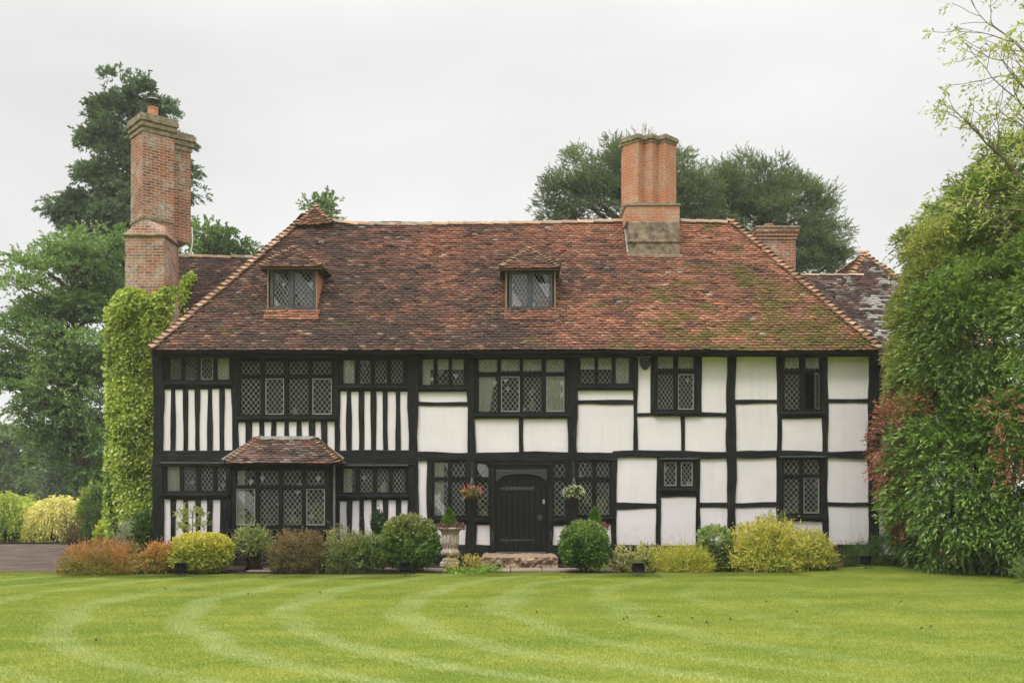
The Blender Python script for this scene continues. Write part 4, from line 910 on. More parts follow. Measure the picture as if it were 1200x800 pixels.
for (c, r) in cen: mb.prism(diamond(c, ycn - (.12 if r < .3 else 0), r, math.radians(-90), 4), zs1 - .06, cz_top)
mb.prism(diamond(a1 + .35, ycn + .40, .36, math.radians(-90), 8), zs1 - .055, cz_top - .002)
mb.build("chimney_shaft", M['brick_red'], ch)
mb = MB(); m5 = MB()
for (c, r) in cen + [(a1 + .351, .36)]:
    yy = ycn if (c, r) in cen else ycn + .40
    yy = yy - (.12 if r < .3 else 0); K4 = 4 if yy < ycn + .1 else 8
    mb.prism(diamond(c, yy, r + .03, math.radians(-90), K4), cz_top + .001 * r, cz_top + .07); mb.prism(diamond(c, yy, r + .075, math.radians(-90), K4), cz_top + .0705 + .001 * r, cz_top + .15 + .001 * c); mb.prism(diamond(c, yy, r + .045, math.radians(-90), K4), cz_top + .1505, cz_top + .19 + .001 * c)
    m5.prism(diamond(c, yy, r + .035, math.radians(-90), K4), zs1 + .0, zs1 + .06 + .001 * c); m5.prism(diamond(c, yy, r + .06, math.radians(-90), K4), zs1 - .059, zs1 - .0005 - .001 * c)
m5.box(a1 - .03, b1 + .03, y1 - .03, 3.52, zs1 - .12, zs1 - .061, b=.01); m5.build("chimney_band", M['coping'], ch)
mb.build("chimney_cornice", M['coping'], ch)
mb = MB(); mb.add([(ax - .01, y0 - .02, zb + .02), (ax - .045, y0 - .02, zb + .02), (ax - .045, 2.9, Z(259, 2.9)), (ax - .01, 2.9, Z(259, 2.9)), (ax - .01, y0 - .02, zb + .2), (ax - .045, y0 - .02, zb + .2), (ax - .045, 2.9, Z(255, 2.9)), (ax - .01, 2.9, Z(255, 2.9))], [(0, 1, 5, 4), (1, 2, 6, 5), (4, 5, 6, 7), (2, 3, 7, 6)]); mb.build("chimney_flashing", M['flash'], ch)

# stack of the cross wing, behind the right hip
y2 = 5.0; a2, b2 = X(886, y2), X(934, y2); zt2 = Z(264, y2)
mb = MB(); mb.box(a2 + .08, b2 - .03, y2 + .04, y2 + 1.1, 5, zt2 - .5)
ch = mb.build("chimney", M['brick'], house); mb = MB()
for k in range(4): mb.box(a2 + .075 - .03 * k, b2 - .03 + .03 * k, y2 + .035 - .03 * k, y2 + 1.1 + .03 * k, zt2 - .5 + .1 * k, zt2 - .402 + .1 * k)
mb.build("chimney_corbel", M['brick'], ch)
mb = MB(); mb.box(a2 - .04, b2 + .08, y2 - .08, y2 + 1.22, zt2 - .1, zt2 - .03, b=.015); mb.build("chimney_cornice", M['coping'], ch)
mb = MB(); mb.lathe([(.16, 0), (.16, .05), (.12, .06), (.12, .14), (.14, .15), (.14, .18)], ((a2 + b2) / 2 - .1, y2 + .5, zt2 - .03), 18); mb.build("chimney_pot", M['terra'], ch)

# aerial on the rear wing
mb = MB(); ap = (X(222, 6.5), 6.5); mb.tube([(*ap, WRZ - .1), (ap[0] + .06, ap[1], WRZ + .25), (ap[0] + .1, ap[1], WRZ + .45), (ap[0] + .08, ap[1], WRZ + .9)], .02, 8)
ae = mb.build("flue_pipe", M['china'], wr)
an = empty("television_aerial", (X(248, 6.6), 6.6, WRZ)); tag(an, "thin grey television aerial above the ridge of the left rear wing", "aerial")
mb = MB(); mb.tube([(an.location.x, 6.6, WRZ - .1), (an.location.x, 6.6, WRZ + 1.0)], .012, 6); mb.build("mast", M['iron'], an)
mb = MB(); mb.tube([(an.location.x - .5, 6.6, WRZ + .86), (an.location.x + .5, 6.55, WRZ + .94)], .009, 5)
for k in range(8): x_ = an.location.x - .45 + .13 * k; mb.tube([(x_, 6.45, WRZ + .87 + .01 * k), (x_, 6.75, WRZ + .87 + .01 * k)], .006, 4)
mb.build("antenna", M['iron'], an)

# ---- door
dx0, dx1, dz0, dz1 = X(581.2), X(640.6), Z(647), Z(548.5)
mb = MB(); mb.box(dx0 - .075, dx0, -.05, .12, dz0 - .08, dz1 + .07, b=.008); mb.box(dx1, dx1 + .075, -.05, .12, dz0 - .08, dz1 + .07, b=.008); mb.box(dx0 - .03, dx1 + .03, -.06, .12, dz1, dz1 + .075, b=.008)
mb.box(dx0 - .12, dx1 + .12, -.09, .0, dz1 + .0755, dz1 + .10, b=.006)
df = mb.build("door_frame", M['black'], house)
mb = MB(); k = 9; wd = (dx1 - dx0) / k
for i in range(k): mb.box(dx0 + i * wd + .003, dx0 + (i + 1) * wd - .003, .0 + .003 * (i % 2), .08, dz0, dz1, b=.006)
door = mb.build("door", M['black'], house)
zc = Z(563); mid = (dx0 + dx1) / 2
def archz(x_): t = abs(x_ - mid) / ((dx1 - dx0) / 2); return Z(553.5) - (Z(553.5) - zc) * (0.35 * t * t + 0.65 * t ** 5)
mb = MB(); n = 28
for i in range(n):
    a, b = dx0 + (dx1 - dx0) * i / n, dx0 + (dx1 - dx0) * (i + 1) / n
    mb.slab([(a, archz(a)), (b, archz(b)), (b, dz1), (a, dz1)], -.035, -.001)
    mb.slab([(a, archz(a) - .03), (b, archz(b) - .03), (b, archz(b) + .012), (a, archz(a) + .012)], -.055, -.0355)
for sx in (-1, 1):
    c = (mid + sx * (dx1 - dx0) * .41, Z(554))
    mb.tube([(c[0] + .055 * math.cos(t * .5), -.045, c[1] + .04 * math.sin(t * .5)) for t in range(14)], .010, 6)
    mb.tube([(c[0] - sx * .07, -.045, c[1] + .03), (c[0] - sx * .2, -.045, c[1] + .035), (c[0] - sx * .33, -.045, c[1] + .05)], .009, 6)
mb.build("carved_spandrel", M['iron'], df)
for zz in (572, 632.5):
    mb = MB(); z_ = Z(zz); up_ = zz < 600
    xa, xb = X(584.5), X(625)
    th = .045 if up_ else .026
    mb.slab([(xa + .16, z_ - th), (xb, z_ - th * .8), (xb, z_ + th * .8), (xa + .16, z_ + th)], -.016, -.001)
    mb.slab([(xa, z_), (xa + .1, z_ - .035), (xa + .17, z_ - .02), (xa + .17, z_ + .02), (xa + .1, z_ + .035)], -.0165, -.001)
    for s in (-1, 1):
        mb.tube([(xa + .17, -.012, z_), (xa + .19, -.012, z_ + s * .05), (xa + .15, -.012, z_ + s * .085)], .011, 6)
        mb.tube([(xb - .01, -.012, z_), (xb + .03, -.012, z_ + s * .03), (xb + .015, -.012, z_ + s * .08)], .010, 6)
    for i in range(6): mb.lathe([(.012, 0), (.008, .01), (0.001, .012)], (0, 0, 0), 6) if False else mb.box(xa + .22 + i * .11, xa + .238 + i * .11, -.024, -.016, z_ - .009, z_ + .009, b=.003)
    mb.build("strap_hinge", M['iron'], door)
mb = MB(); hc = (X(632.5), Z(605.5)); mb.slab([(hc[0] + .06 * math.cos(t), hc[1] + .07 * math.sin(t)) for t in [i * math.pi / 6 for i in range(12)]], -.014, -.001)
mb.tube([(hc[0] + .052 * math.sin(t), -.035, hc[1] - .02 - .055 * math.cos(t)) for t in [i * math.pi / 9 for i in range(19)]], .009, 6); mb.box(hc[0] - .015, hc[0] + .015, -.045, -.0145, hc[1] + .02, hc[1] + .045, b=.004)
mb.build("ring_handle", M['iron'], door)
mb = MB()
for i in range(18):
    for j in range(9):
        x_ = dx0 + (j + .5) * wd; z_ = dz0 + .12 + i * .105
        if z_ < archz(x_) - .06 and abs(z_ - Z(572)) > .07 and abs(z_ - Z(632.5)) > .05 and not (abs(x_ - hc[0]) < .09 and abs(z_ - hc[1]) < .1): mb.box(x_ - .007, x_ + .007, -.007, .004, z_ - .007, z_ + .007, b=.0022)
mb.build("door_studs", M['iron'], door)["kind"] = "stuff"
mb = MB(); mb.box(X(636), X(638.5), -.03, -.001, Z(590), Z(585), b=.004); mb.build("keyhole_plate", M['steel'], door)
mb = MB(); mb.box(dx0 - .0, dx1 + .0, -.09, -.002, dz0 - .045, dz0 + .015, b=.01); mb.build("threshold", M['greypaint'], df)
for px in (577.5, 645.5):
    mb = MB(); mb.box(X(px) - .03, X(px) + .03, -.085, -.0655, Z(633), Z(622), b=.008); mb.box(X(px) - .02, X(px) + .02, -.115, -.0852, Z(630), Z(626), b=.008); mb.tube([(X(px), -.10, Z(625)), (X(px), -.10, Z(620))], .012, 6); mb.build("boot_hook", M['iron'], df)

# stone step with a rough, weathered face
st = MB(); n, m_ = 120, 20; ax, bx_ = X(563, -1.6), X(655, -1.6)
vs_ = []
def stepp(i, j):
    t = i / n; x_ = ax + (bx_ - ax) * t; s_ = j / m_
    y_ = -1.60 if s_ < .55 else -1.60 + (s_ - .55) / .45 * 1.50; z_ = (.245 * s_ / .55) if s_ < .55 else .245
    endr = min(1, t * 14, (1 - t) * 14) ** .5
    return x_, y_ + (1 - endr) * .25, z_ * (.75 + .25 * endr)
P_ = np.array([stepp(i, j) for i in range(n + 1) for j in range(m_ + 1)]); nn_ = (fbm(P_, 6, 3) - .5) * .30 + (vn(P_, 17, 6) - .5) * .10 + (vn(P_ * np.array([.7, 1, 3]), 4, 9) - .5) * .10
sj = np.array([j / m_ for i in range(n + 1) for j in range(m_ + 1)]); fac = np.where(sj < .5, 1.0, np.where(sj < .62, .5, .10)); P_[:, 1] -= nn_ * fac + 0.0; P_[:, 2] += nn_ * np.where(sj > .5, .2, .0)
P_[:, 2] = np.maximum(P_[:, 2], -0.02)
st.add([tuple(p) for p in P_], [(i * (m_ + 1) + j, (i + 1) * (m_ + 1) + j, (i + 1) * (m_ + 1) + j + 1, i * (m_ + 1) + j + 1) for i in range(n) for j in range(m_)])
so_ = st.build("door_step", M['step']); tag(so_, "rough worn sandstone step in front of the black front door", "step")

# alarm box
mb = MB(); a, b, c, d = X(749), X(762.5), Z(433), Z(419.5); m2_ = (a + b) / 2
mb.slab([(m2_ - .045, c), (m2_ + .045, c), (b - .02, c + .1), (b, d - .05), (b - .01, d), (a + .01, d), (a, d - .05), (a + .02, c + .1)], -.075, -.001)
al = mb.build("alarm_box", M['alarm']); tag(al, "dark blue shield-shaped burglar alarm box on a white panel under the eaves", "alarm box")
mb = MB(); mb.slab([(m2_ - .055, d - .06), (m2_ + .055, d - .06), (m2_ + .055, d - .045), (m2_ - .055, d - .045)], -.0775, -.0752); mb.build("lamp_lens", M['steel'], al)

# ------------------------------------------------------------------ foliage
rng = np.random.default_rng(21)
def perp(D):
    r = rng.normal(size=D.shape); r -= (r * D).sum(1, keepdims=True) * D; return nz(r)
def sprays(P, D, Ls, nl, ll, lw, splay=0.9, droop=0.0, up=0.3, jit=0.12, t0=0.1, flat=False):
    """twigs at P pointing along D, each with nl leaves; returns leaf base, axis, normal, length, width, t"""
    M_ = len(P); t = np.tile(np.linspace(t0, 1.0, nl), M_); Pp = np.repeat(P, nl, 0); Dd = np.repeat(D, nl, 0); L_ = np.repeat(Ls, nl)
    base = Pp + Dd * (t * L_)[:, None]; base[:, 2] -= droop * (t ** 2) * L_
    Dd = nz(Dd + np.array([0, 0, -1.0]) * (droop * t)[:, None] * 1.2)
    side = perp(Dd)
    if flat: h_ = np.cross(Dd, np.array([[0, 0, 1.0]])); side = nz(h_ * np.where(rng.random((len(t), 1)) > .5, 1, -1) + side * 0.35)
    sp_ = splay * (1 - 0.55 * t) + rng.normal(0, 0.15, len(t)); A = nz(Dd * np.cos(sp_)[:, None] + side * np.sin(sp_)[:, None] + rng.normal(0, jit, (len(t), 3)))
    Nn = np.cross(A, perp(A)); Nn = nz(Nn + np.array([0, 0, up]) + 0.3 * Dd * 0); Nn = np.where((Nn[:, 2:3] < 0) & (rng.random((len(t), 1)) < .75), -Nn, Nn)
    Nn = Nn - (Nn * A).sum(1, keepdims=True) * A; Nn = nz(Nn)
    return base, A, Nn, ll * (0.7 + 0.6 * rng.random(len(t))), lw * (0.75 + 0.5 * rng.random(len(t))), t
def leaves(name, data, cols, mat, parent, fold=0.18):
    base, A, Nn, ll, lw, t = data; B = np.cross(A, Nn); n = len(base)
    P = np.zeros((n, 4, 3)); mid_ = base + A * (ll * .45)[:, None]
    P[:, 0] = base; P[:, 1] = mid_ + B * (lw / 2)[:, None] + Nn * (lw * fold)[:, None]; P[:, 2] = base + A * ll[:, None] - Nn * (ll * .06)[:, None]; P[:, 3] = mid_ - B * (lw / 2)[:, None] + Nn * (lw * fold)[:, None]
    return np_mesh(name, P.reshape(-1, 3), np.arange(n * 4).reshape(-1, 4), np.repeat(cols, 4, 0), M[mat], parent)
def cat(*ds): return tuple(np.concatenate([d[i] for d in ds]) for i in range(6))
def colour(data, pal, freq=1.2, seed=0, tip=None, tipamt=0.5, var=0.25, topcol=None, zr=None, topamt=.5):
    base, t = data[0], data[5]; n = len(base); pal = np.array(pal, float)
    v = np.clip((fbm(base, freq, seed) - .5) * 1.9 + .5 + rng.normal(0, .16, n), 0, .999) * (len(pal) - 1); i = v.astype(int); f = (v - i)[:, None]
    c = pal[i] * (1 - f) + pal[np.minimum(i + 1, len(pal) - 1)] * f
    if tip is not None:
        a = (np.clip((t - .45) / .55, 0, 1) * tipamt * (0.4 + 1.2 * vn(base, freq * 2.2, seed + 8)))[:, None]; a = np.clip(a, 0, 1); c = c * (1 - a) + np.array(tip) * a
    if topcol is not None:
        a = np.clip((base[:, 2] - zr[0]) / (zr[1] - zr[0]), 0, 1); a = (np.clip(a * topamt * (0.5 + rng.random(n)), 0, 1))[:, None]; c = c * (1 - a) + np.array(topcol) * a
    return c * (1 - var + 2 * var * rng.random((n, 1)))
def limbs(name, lines, mat, parent):
    mb = MB()
    for pts_, r in lines: mb.tube(pts_, r, 7 if (r[0] if hasattr(r, '__len__') else r) > .05 else 5)
    return mb.build(name, M[mat], parent, True)
def sphere_dirs(n, zmin=-1.0):
    z = rng.uniform(zmin, 1, n); a = rng.uniform(0, 2 * np.pi, n); r = np.sqrt(1 - z * z); return np.stack([r * np.cos(a), r * np.sin(a), z], 1)

def bush(name, label, px0, px1, pyt, pyb, y, pal, n=2200, nl=7, ll=.05, lw=.028, L_=.16, mat='leaf', lump=.16, lf=2.2, tip=None, tipamt=.6, topcol=None, topamt=.5, rdy=None,
         zmin=None, splay=.9, droop=0., up=.3, stems=6, catg="shrub", group=None, seed=1, power=2.4, stemmat='bark', shell=.62, topfreq=None, out_=.6, freq=2.5, gap=0.0, base_z=0.0):
    y = y - (.75 if -2.5 < y < -1.05 and base_z == 0 else 0); pal = [tuple(min(.85, v_ * (1.5 if max(c_) < .3 else 1.12) + (.02 if max(c_) > .3 else 0)) for v_ in c_) for c_ in pal]; clip_ = catg == 'clipped shrub'; n = int(n * (.85 if clip_ else .62)); ll *= 1.25; lw *= 1.25; lump = lump * .6 if clip_ else lump * 1.5 + .05; tip = tip and tuple(min(.85, v_ * 1.1 + .02) for v_ in tip); topcol = topcol and tuple(min(.85, v_ * 1.1 + .02) for v_ in topcol)
    cx_ = (X(px0, y) + X(px1, y)) / 2; rx = (X(px1, y) - X(px0, y)) / 2; zt = Z(pyt, y); zb = Z(pyb, y) if pyb else base_z; ry = rdy or rx * .85
    zb = max(zb, 0.0); hgt = zt - zb; k_ = .42 if power > 2.6 or base_z > 0 or 'globe' in name or 'standard' in name else .26; cz = zb + hgt * k_; rzt, rzb = zt - cz, (cz - zb) * (1.0 if k_ > .3 else 1.6)
    o = empty(name, (cx_, y, base_z)); tag(o, label, catg, group)
    d = sphere_dirs(n); e_ = np.sign(d) * np.abs(d) ** (2 / power); rr = np.where(d[:, 2] > 0, rzt, rzb)
    lumpn = 1 + (fbm(d * 1.0 + seed * 7.3, lf, seed) - .5) * 2 * lump
    depth_ = 1 - (1 - shell) * rng.random(n) ** 1.6
    P = np.stack([e_[:, 0] * rx, e_[:, 1] * ry, e_[:, 2] * rr], 1) * (lumpn * depth_)[:, None]
    Lp = L_ * (0.6 + .8 * rng.random(n)); Lb = Lp.copy(); Lp = np.where(rng.random(n) < (.0 if clip_ else .05), Lp * 2.1, Lp); nrm = nz(e_ / np.array([rx, ry, max(rzt, .1)])); D = nz(nrm * out_ + np.array([0, 0, .35]) + rng.normal(0, .35, (n, 3)))
    P = P - D * (Lb * .75)[:, None] + np.array([cx_, y, cz]); P[:, 2] = np.maximum(P[:, 2], .01)
    k = (depth_ < shell + .45 * (1 - shell)) | (vn(P, 6.5, seed + 60) > .36); P, D, Lp = P[k], D[k], Lp[k]
    if gap: k = vn(P, 3.5, seed + 30) > gap; P, D, Lp = P[k], D[k], Lp[k]
    data = sprays(P, D, Lp, nl, ll, lw, splay, droop, up)
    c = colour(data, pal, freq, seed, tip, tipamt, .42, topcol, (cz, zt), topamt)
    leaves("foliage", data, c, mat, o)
    ls = []
    for i in range(stems):
        a = rng.uniform(0, 6.28); q = Vector((cx_ + rx * .6 * math.cos(a) * rng.uniform(.2, 1), y + ry * .6 * math.sin(a), cz + rzt * rng.uniform(-.1, .5))); b_ = Vector((cx_ + rx * .12 * math.cos(a), y + ry * .12 * math.sin(a), base_z))
        ls.append(([b_, (b_ + q) / 2 + Vector((0, 0, .05)), q], [.022, .016, .008]))
    if stems: limbs("stem", ls, stemmat, o)
    return o

# the border along the house, left to right
GR = [(0.03, .06, .012), (.055, .10, .02), (.09, .15, .03)]
bush("spirea_bush", "wide low orange and bronze shrub at the left end of the border", 71, 168, 634, 673, -2.2, [(.06, .10, .015), (.14, .15, .025), (.26, .16, .04)], 5200, 7, .034, .016, .17, lump=.14, tip=(.42, .17, .06), tipamt=.4, topcol=(.42, .15, .06), topamt=.75, seed=1, stems=8, shell=.45)
bush("spirea_bush", "small orange and yellow shrub between the bronze shrub and the golden globe", 166, 206, 636, 672, -2.0, [(.10, .13, .02), (.32, .28, .04), (.38, .30, .05)], 2200, 7, .036, .018, .13, tip=(.50, .24, .08), topcol=(.52, .20, .08), topamt=.7, seed=2, gap=.25)
bush("euonymus_globe", "clipped golden yellow globe-shaped shrub by the left corner of the house", 200, 272, 624, 674, -1.9, [(.045, .09, .015), (.22, .27, .035), (.52, .49, .08)], 5200, 7, .036, .022, .10, lump=.05, tip=(.60, .52, .07), topcol=(.62, .52, .09), topamt=.7, power=2.7, seed=3, freq=5, mat='gloss', catg="clipped shrub")
def standard(name, label, px0, px1, pyt, pyb, y, pal, n, zstem=0.0, **k):
    o = bush(name, label, px0, px1, pyt, pyb, y, pal, n, stems=0, base_z=zstem, **k); cx_ = o.location.x
    limbs("stem", [([(cx_, y, zstem), (cx_ + .01, y, zstem + .3), (cx_, y, (Z(pyt, y) + Z(pyb, y)) / 2 + .1)], [.018, .015, .01])], 'bark', o); return o
standard("lollipop_tree", "small loose green standard tree in front of the white studs behind the golden globe", 207, 244, 592, 618, -1.0, [(.10, .15, .04), (.18, .24, .07), (.32, .32, .12)], 420, nl=6, ll=.05, lw=.026, L_=.12, lump=.3, seed=4, gap=.3, catg="small tree")
bush("azalea_bush", "open shrub with bare brown stems below a pale green top, under the bay window", 272, 322, 616, 643, -1.3, [(.09, .12, .04), (.18, .22, .07), (.32, .27, .13)], 1300, 6, .045, .02, .13, lump=.3, seed=5, gap=.33, stems=0, tip=(.36, .36, .14))
o = bpy.data.objects["azalea_bush"]; cx_ = o.location.x; az_y = o.location.y
limbs("stem", [([(cx_ + rng.uniform(-.2, .2), az_y, 0), (cx_ + rng.uniform(-.18, .18), az_y + rng.uniform(-.15, .15), .35), (cx_ + rng.uniform(-.5, .5), az_y + rng.uniform(-.3, .3), .85)], [.020, .013, .007]) for i in range(26)], 'bark', o)
bush("berberis_bush", "dense rounded purple-brown shrub in front of the bay window", 316, 384, 619, 674, -1.8, [(.035, .05, .015), (.085, .075, .03), (.17, .12, .055), (.13, .15, .04)], 5200, 7, .03, .017, .11, lump=.07, topcol=(.25, .14, .07), topamt=.65, seed=6, freq=5)
bush("pieris_bush", "loose green shrub with pink-bronze tips right of the purple-brown one", 378, 430, 618, 670, -1.7, [(.05, .09, .02), (.11, .18, .04), (.20, .26, .07)], 1700, 8, .055, .018, .17, lump=.25, tip=(.34, .20, .10), tipamt=.5, seed=7, topcol=(.34, .28, .12), topamt=.4, mat='gloss')
bush("pieris_bush", "loose light green shrub left of the large green globe", 410, 452, 625, 672, -1.6, [(.05, .10, .02), (.12, .20, .045), (.24, .27, .08)], 1500, 8, .055, .018, .16, lump=.28, tip=(.32, .30, .12), tipamt=.5, seed=8, mat='gloss')
bush("dwarf_conifer", "little dark conical conifer in a pale pot before the black studs", 434, 452, 592, 630, -.75, [(.015, .035, .01), (.03, .06, .015), (.06, .10, .02)], 1300, 6, .03, .014, .08, lump=.12, seed=9, power=1.5, stems=2, base_z=.62, catg="conifer")
bush("camellia_globe", "large round green globe shrub on a short stem left of the urn", 446, 514, 603, 666, -1.75, [(.035, .075, .012), (.08, .15, .025), (.15, .23, .05)], 5200, 7, .045, .026, .11, lump=.05, topcol=(.28, .20, .09), topamt=.5, seed=10, freq=5, mat='gloss', power=2.3, catg="clipped shrub", stems=7)
bush("potentilla_bush", "small yellow-flecked twiggy shrub at the foot of the left stone urn", 523, 562, 647, 672, -1.9, [(.12, .13, .03), (.36, .28, .06), (.50, .38, .10)], 500, 6, .034, .02, .11, lump=.3, seed=11, gap=.3, stems=14)
bush("camellia_globe", "round green globe shrub right of the front door", 656, 713, 611, 664, -1.75, [(.035, .08, .012), (.075, .16, .022), (.14, .24, .04)], 4600, 7, .045, .027, .11, lump=.05, topcol=(.24, .24, .07), topamt=.45, seed=12, freq=5, mat='gloss', power=2.4, catg="clipped shrub")
bush("variegated_bush", "cream and green leaved shrub just right of the round green globe", 714, 748, 641, 670, -1.5, [(.06, .10, .02), (.35, .34, .12), (.62, .56, .30)], 800, 7, .045, .026, .13, lump=.3, seed=13, gap=.2, freq=6)
bush("variegated_bush", "cream and green leaved shrub left of the spiky golden shrub", 740, 782, 640, 672, -1.45, [(.06, .10, .02), (.32, .33, .10), (.62, .54, .26)], 900, 7, .045, .026, .13, lump=.3, seed=14, gap=.2, freq=6)
bush("golden_spirea", "low feathery yellow-green shrub beneath the right white panels", 764, 836, 637, 673, -1.75, [(.10, .15, .02), (.27, .29, .03), (.40, .35, .05)], 3600, 8, .036, .012, .20, lump=.16, tip=(.50, .42, .08), seed=15, topcol=(.45, .38, .06), topamt=.3, stems=6, out_=.4)
standard("holly_standard", "variegated clipped lollipop shrub between two golden shrubs", 816, 858, 615, 645, -1.2, [(.08, .14, .03), (.24, .32, .10), (.50, .54, .28)], 1500, nl=7, ll=.034, lw=.02, L_=.09, lump=.08, seed=16, freq=7, catg="clipped shrub")
bush("ivy_mound", "dark green leafy mound under the variegated lollipop shrub", 812, 862, 638, 672, -1.3, [(.03, .06, .012), (.06, .11, .02), (.30, .30, .12)], 1500, 6, .045, .026, .12, lump=.25, seed=17, freq=5)
bush("golden_euonymus", "largest sprawling golden yellow shrub near the right end of the house", 854, 945, 610, 671, -1.5, [(.07, .13, .015), (.22, .28, .04), (.46, .44, .09), (.60, .54, .13)], 6500, 8, .042, .02, .20, lump=.20, lf=2.8, tip=(.60, .50, .10), seed=18, topcol=(.56, .43, .09), topamt=.5, stems=6, power=2.0)
bush("golden_euonymus", "lower golden yellow shrub spilling right of the largest one", 918, 978, 622, 668, -1.3, [(.08, .13, .02), (.24, .28, .05), (.50, .45, .11)], 3300, 8, .042, .02, .18, lump=.26, tip=(.58, .48, .11), seed=19, stems=5, power=2.0)
bush("sage_bush", "grey-green leggy plant rising above the golden shrubs under the ground floor window", 884, 930, 598, 640, -1.0, [(.10, .13, .05), (.16, .19, .07), (.24, .22, .09)], 1100, 7, .035, .014, .18, lump=.3, seed=20, gap=.25)
bush("bronze_bush", "small brown-leaved shrub at the right edge of the golden shrubs", 944, 984, 640, 668, -1.1, [(.06, .05, .02), (.15, .10, .05), (.22, .15, .07)], 900, 7, .035, .017, .13, lump=.3, seed=21)
bush("lavender_bush", "small dark green shrub by the right corner post of the house", 988, 1030, 636, 664, -.8, [(.025, .05, .012), (.05, .09, .02), (.09, .13, .04)], 1700, 8, .035, .012, .17, lump=.25, seed=22)
bush("rosemary_bush", "dark green bushy shrub at the foot of the tall laurel hedge", 1018, 1072, 624, 664, -.7, [(.02, .045, .012), (.045, .08, .02), (.08, .12, .035)], 2600, 8, .035, .012, .18, lump=.2, seed=23)
for i, (px, py, lab) in enumerate(((575, 670, "tuft of pale green leaves at the left end of the door step"), (700, 664, "tuft of pink-flowered bedding under the right globe shrub"))):
    bush("bedding_plant", lab, px - 14, px + 14, py - 8, py + 2, -1.9, [(.08, .16, .03), (.18, .28, .05), (.35, .35, .10) if i == 0 else (.45, .12, .12)], 160, 5, .04, .026, .06, lump=.3, seed=30 + i, stems=0, catg="plant")
bush("ground_cover", "lime-green leaves below the yellow-flecked twiggy shrub", 520, 575, 665, 674, -2.0, [(.12, .22, .03), (.22, .34, .05)], 320, 5, .045, .028, .06, lump=.3, seed=33, stems=0, catg="plant")
# pot below the conifer
mb = MB(); mb.lathe([(.10, 0), (.13, .03), (.15, .25), (.19, .48), (.20, .50), (.17, .51), (.16, .60)], (X(443, -.75), -.75, 0.02), 20); pt = mb.build("plant_pot", M['china'], None, True); tag(pt, "pale glazed pot holding the little dark conifer", "plant pot")

# ---- stone urns, their box cones and bedding
def urn_at(px, y, label, ox=0):
    c = (X(px, y), y, 0.0); o = empty("stone_urn", c); tag(o, label, "urn", "stone urns beside the front door")
    zt = Z(621, y)
    s = zt / 1.0
    wob_ = lambda t, z: .015 * math.sin(t * 3 + z * 17) + .012 * math.sin(t * 9 + z * 31)
    mb = MB(); mb.box(c[0] - .22, c[0] + .22, y - .22, y + .22, 0, .12, b=.02); mb.box(c[0] - .17, c[0] + .17, y - .17, y + .17, .121, .20, b=.02); mb.lathe([(.15, .20), (.11, .22), (.10, .24), (.10, .26)], c, 24); mb.build("pedestal", M['stone'], o)
    mb = MB(); mb.lathe([(.08, .24), (.19, .27), (.22, .31), (.21, .36), (.175, .39), (.17, .43), (.19, .70), (.205, .79), (.25, .84), (.285, .86), (.285, .89), (.25, .90), (.22, .88), (.20, .85), (.001, .85)], c, 40, wob=wob_)
    for k in range(14):
        a = k * 2 * math.pi / 14; mb.tube([(c[0] + .176 * math.cos(a), y + .176 * math.sin(a), .44), (c[0] + .172 * math.cos(a + .14), y + .172 * math.sin(a + .14), .56), (c[0] + .186 * math.cos(a), y + .186 * math.sin(a), .74)], [.02, .035, .018], 6)
    mb.build("urn_bowl", M['stone'], o, True); return c
cu = urn_at(527.5, -1.15, "weathered stone urn on a pedestal, left of the front door"); cu2 = urn_at(697, -1.15, "weathered stone urn half hidden behind the right globe shrub")
def cone(cx_, y, z0, z1, r, label):
    o = empty("topiary_cone", (cx_, y, z0)); tag(o, label, "topiary", "clipped cones in the stone urns"); n = 1300
    t = rng.random(n) ** 1.4; a = rng.uniform(0, 6.283, n); rad = r * np.where(t < .15, .75 + t * 1.7, (1.0 - ((t - .15) / .85) ** 1.5)) * (0.75 + .25 * rng.random(n))
    P = np.stack([cx_ + rad * np.cos(a), y + rad * np.sin(a), z0 + t * (z1 - z0)], 1); D = nz(np.stack([np.cos(a), np.sin(a), .7 + 0 * a], 1) + rng.normal(0, .3, (n, 3)))
    dt = sprays(P - D * .03, D, np.full(n, .05), 5, .024, .014, .9); leaves("foliage", dt, colour(dt, [(.05, .12, .015), (.11, .22, .025), (.20, .32, .05)], 8, 3), 'leaf', o)
    limbs("stem", [([(cx_, y, z0 - .03), (cx_, y, z1 - .1)], [.02, .006])], 'bark', o)
cone(cu[0] - .03, -1.15, .87, Z(595, -1.15), .18, "bright green clipped cone growing in the left stone urn"); cone(cu2[0], -1.15, .87, Z(594.5, -1.15), .18, "bright green clipped cone rising behind the right globe shrub")
def bedding(cx_, y, z, label, pals, r=.25):
    o = empty("bedding_flowers", (cx_, y, z)); tag(o, label, "flowers", "flowers bedded in the stone urns"); n = 260; a = rng.uniform(0, 6.283, n); rr = r * np.sqrt(rng.uniform(.35, 1.2, n))
    P = np.stack([cx_ + rr * np.cos(a), y + rr * np.sin(a), z + rng.uniform(-.08, .05, n)], 1); D = nz(np.stack([np.cos(a), np.sin(a), .6 + 0 * a], 1) + rng.normal(0, .3, (n, 3)))
    dt = sprays(P, D, np.full(n, .07), 5, .035, .022, 1.0, .3); leaves("foliage", dt, colour(dt, [(.06, .09, .03), (.20, .10, .06), (.16, .14, .05)], 8, 3), 'leaf', o)
    k = rng.random(n) < .35; dt = sprays(P[k] + D[k] * .07, D[k], np.full(k.sum(), .02), 6, .026, .022, 1.5, t0=.8); c = np.array(pals)[rng.integers(0, len(pals), k.sum())]; leaves("blossom", dt, np.repeat(c, 6, 0), 'petal', o)
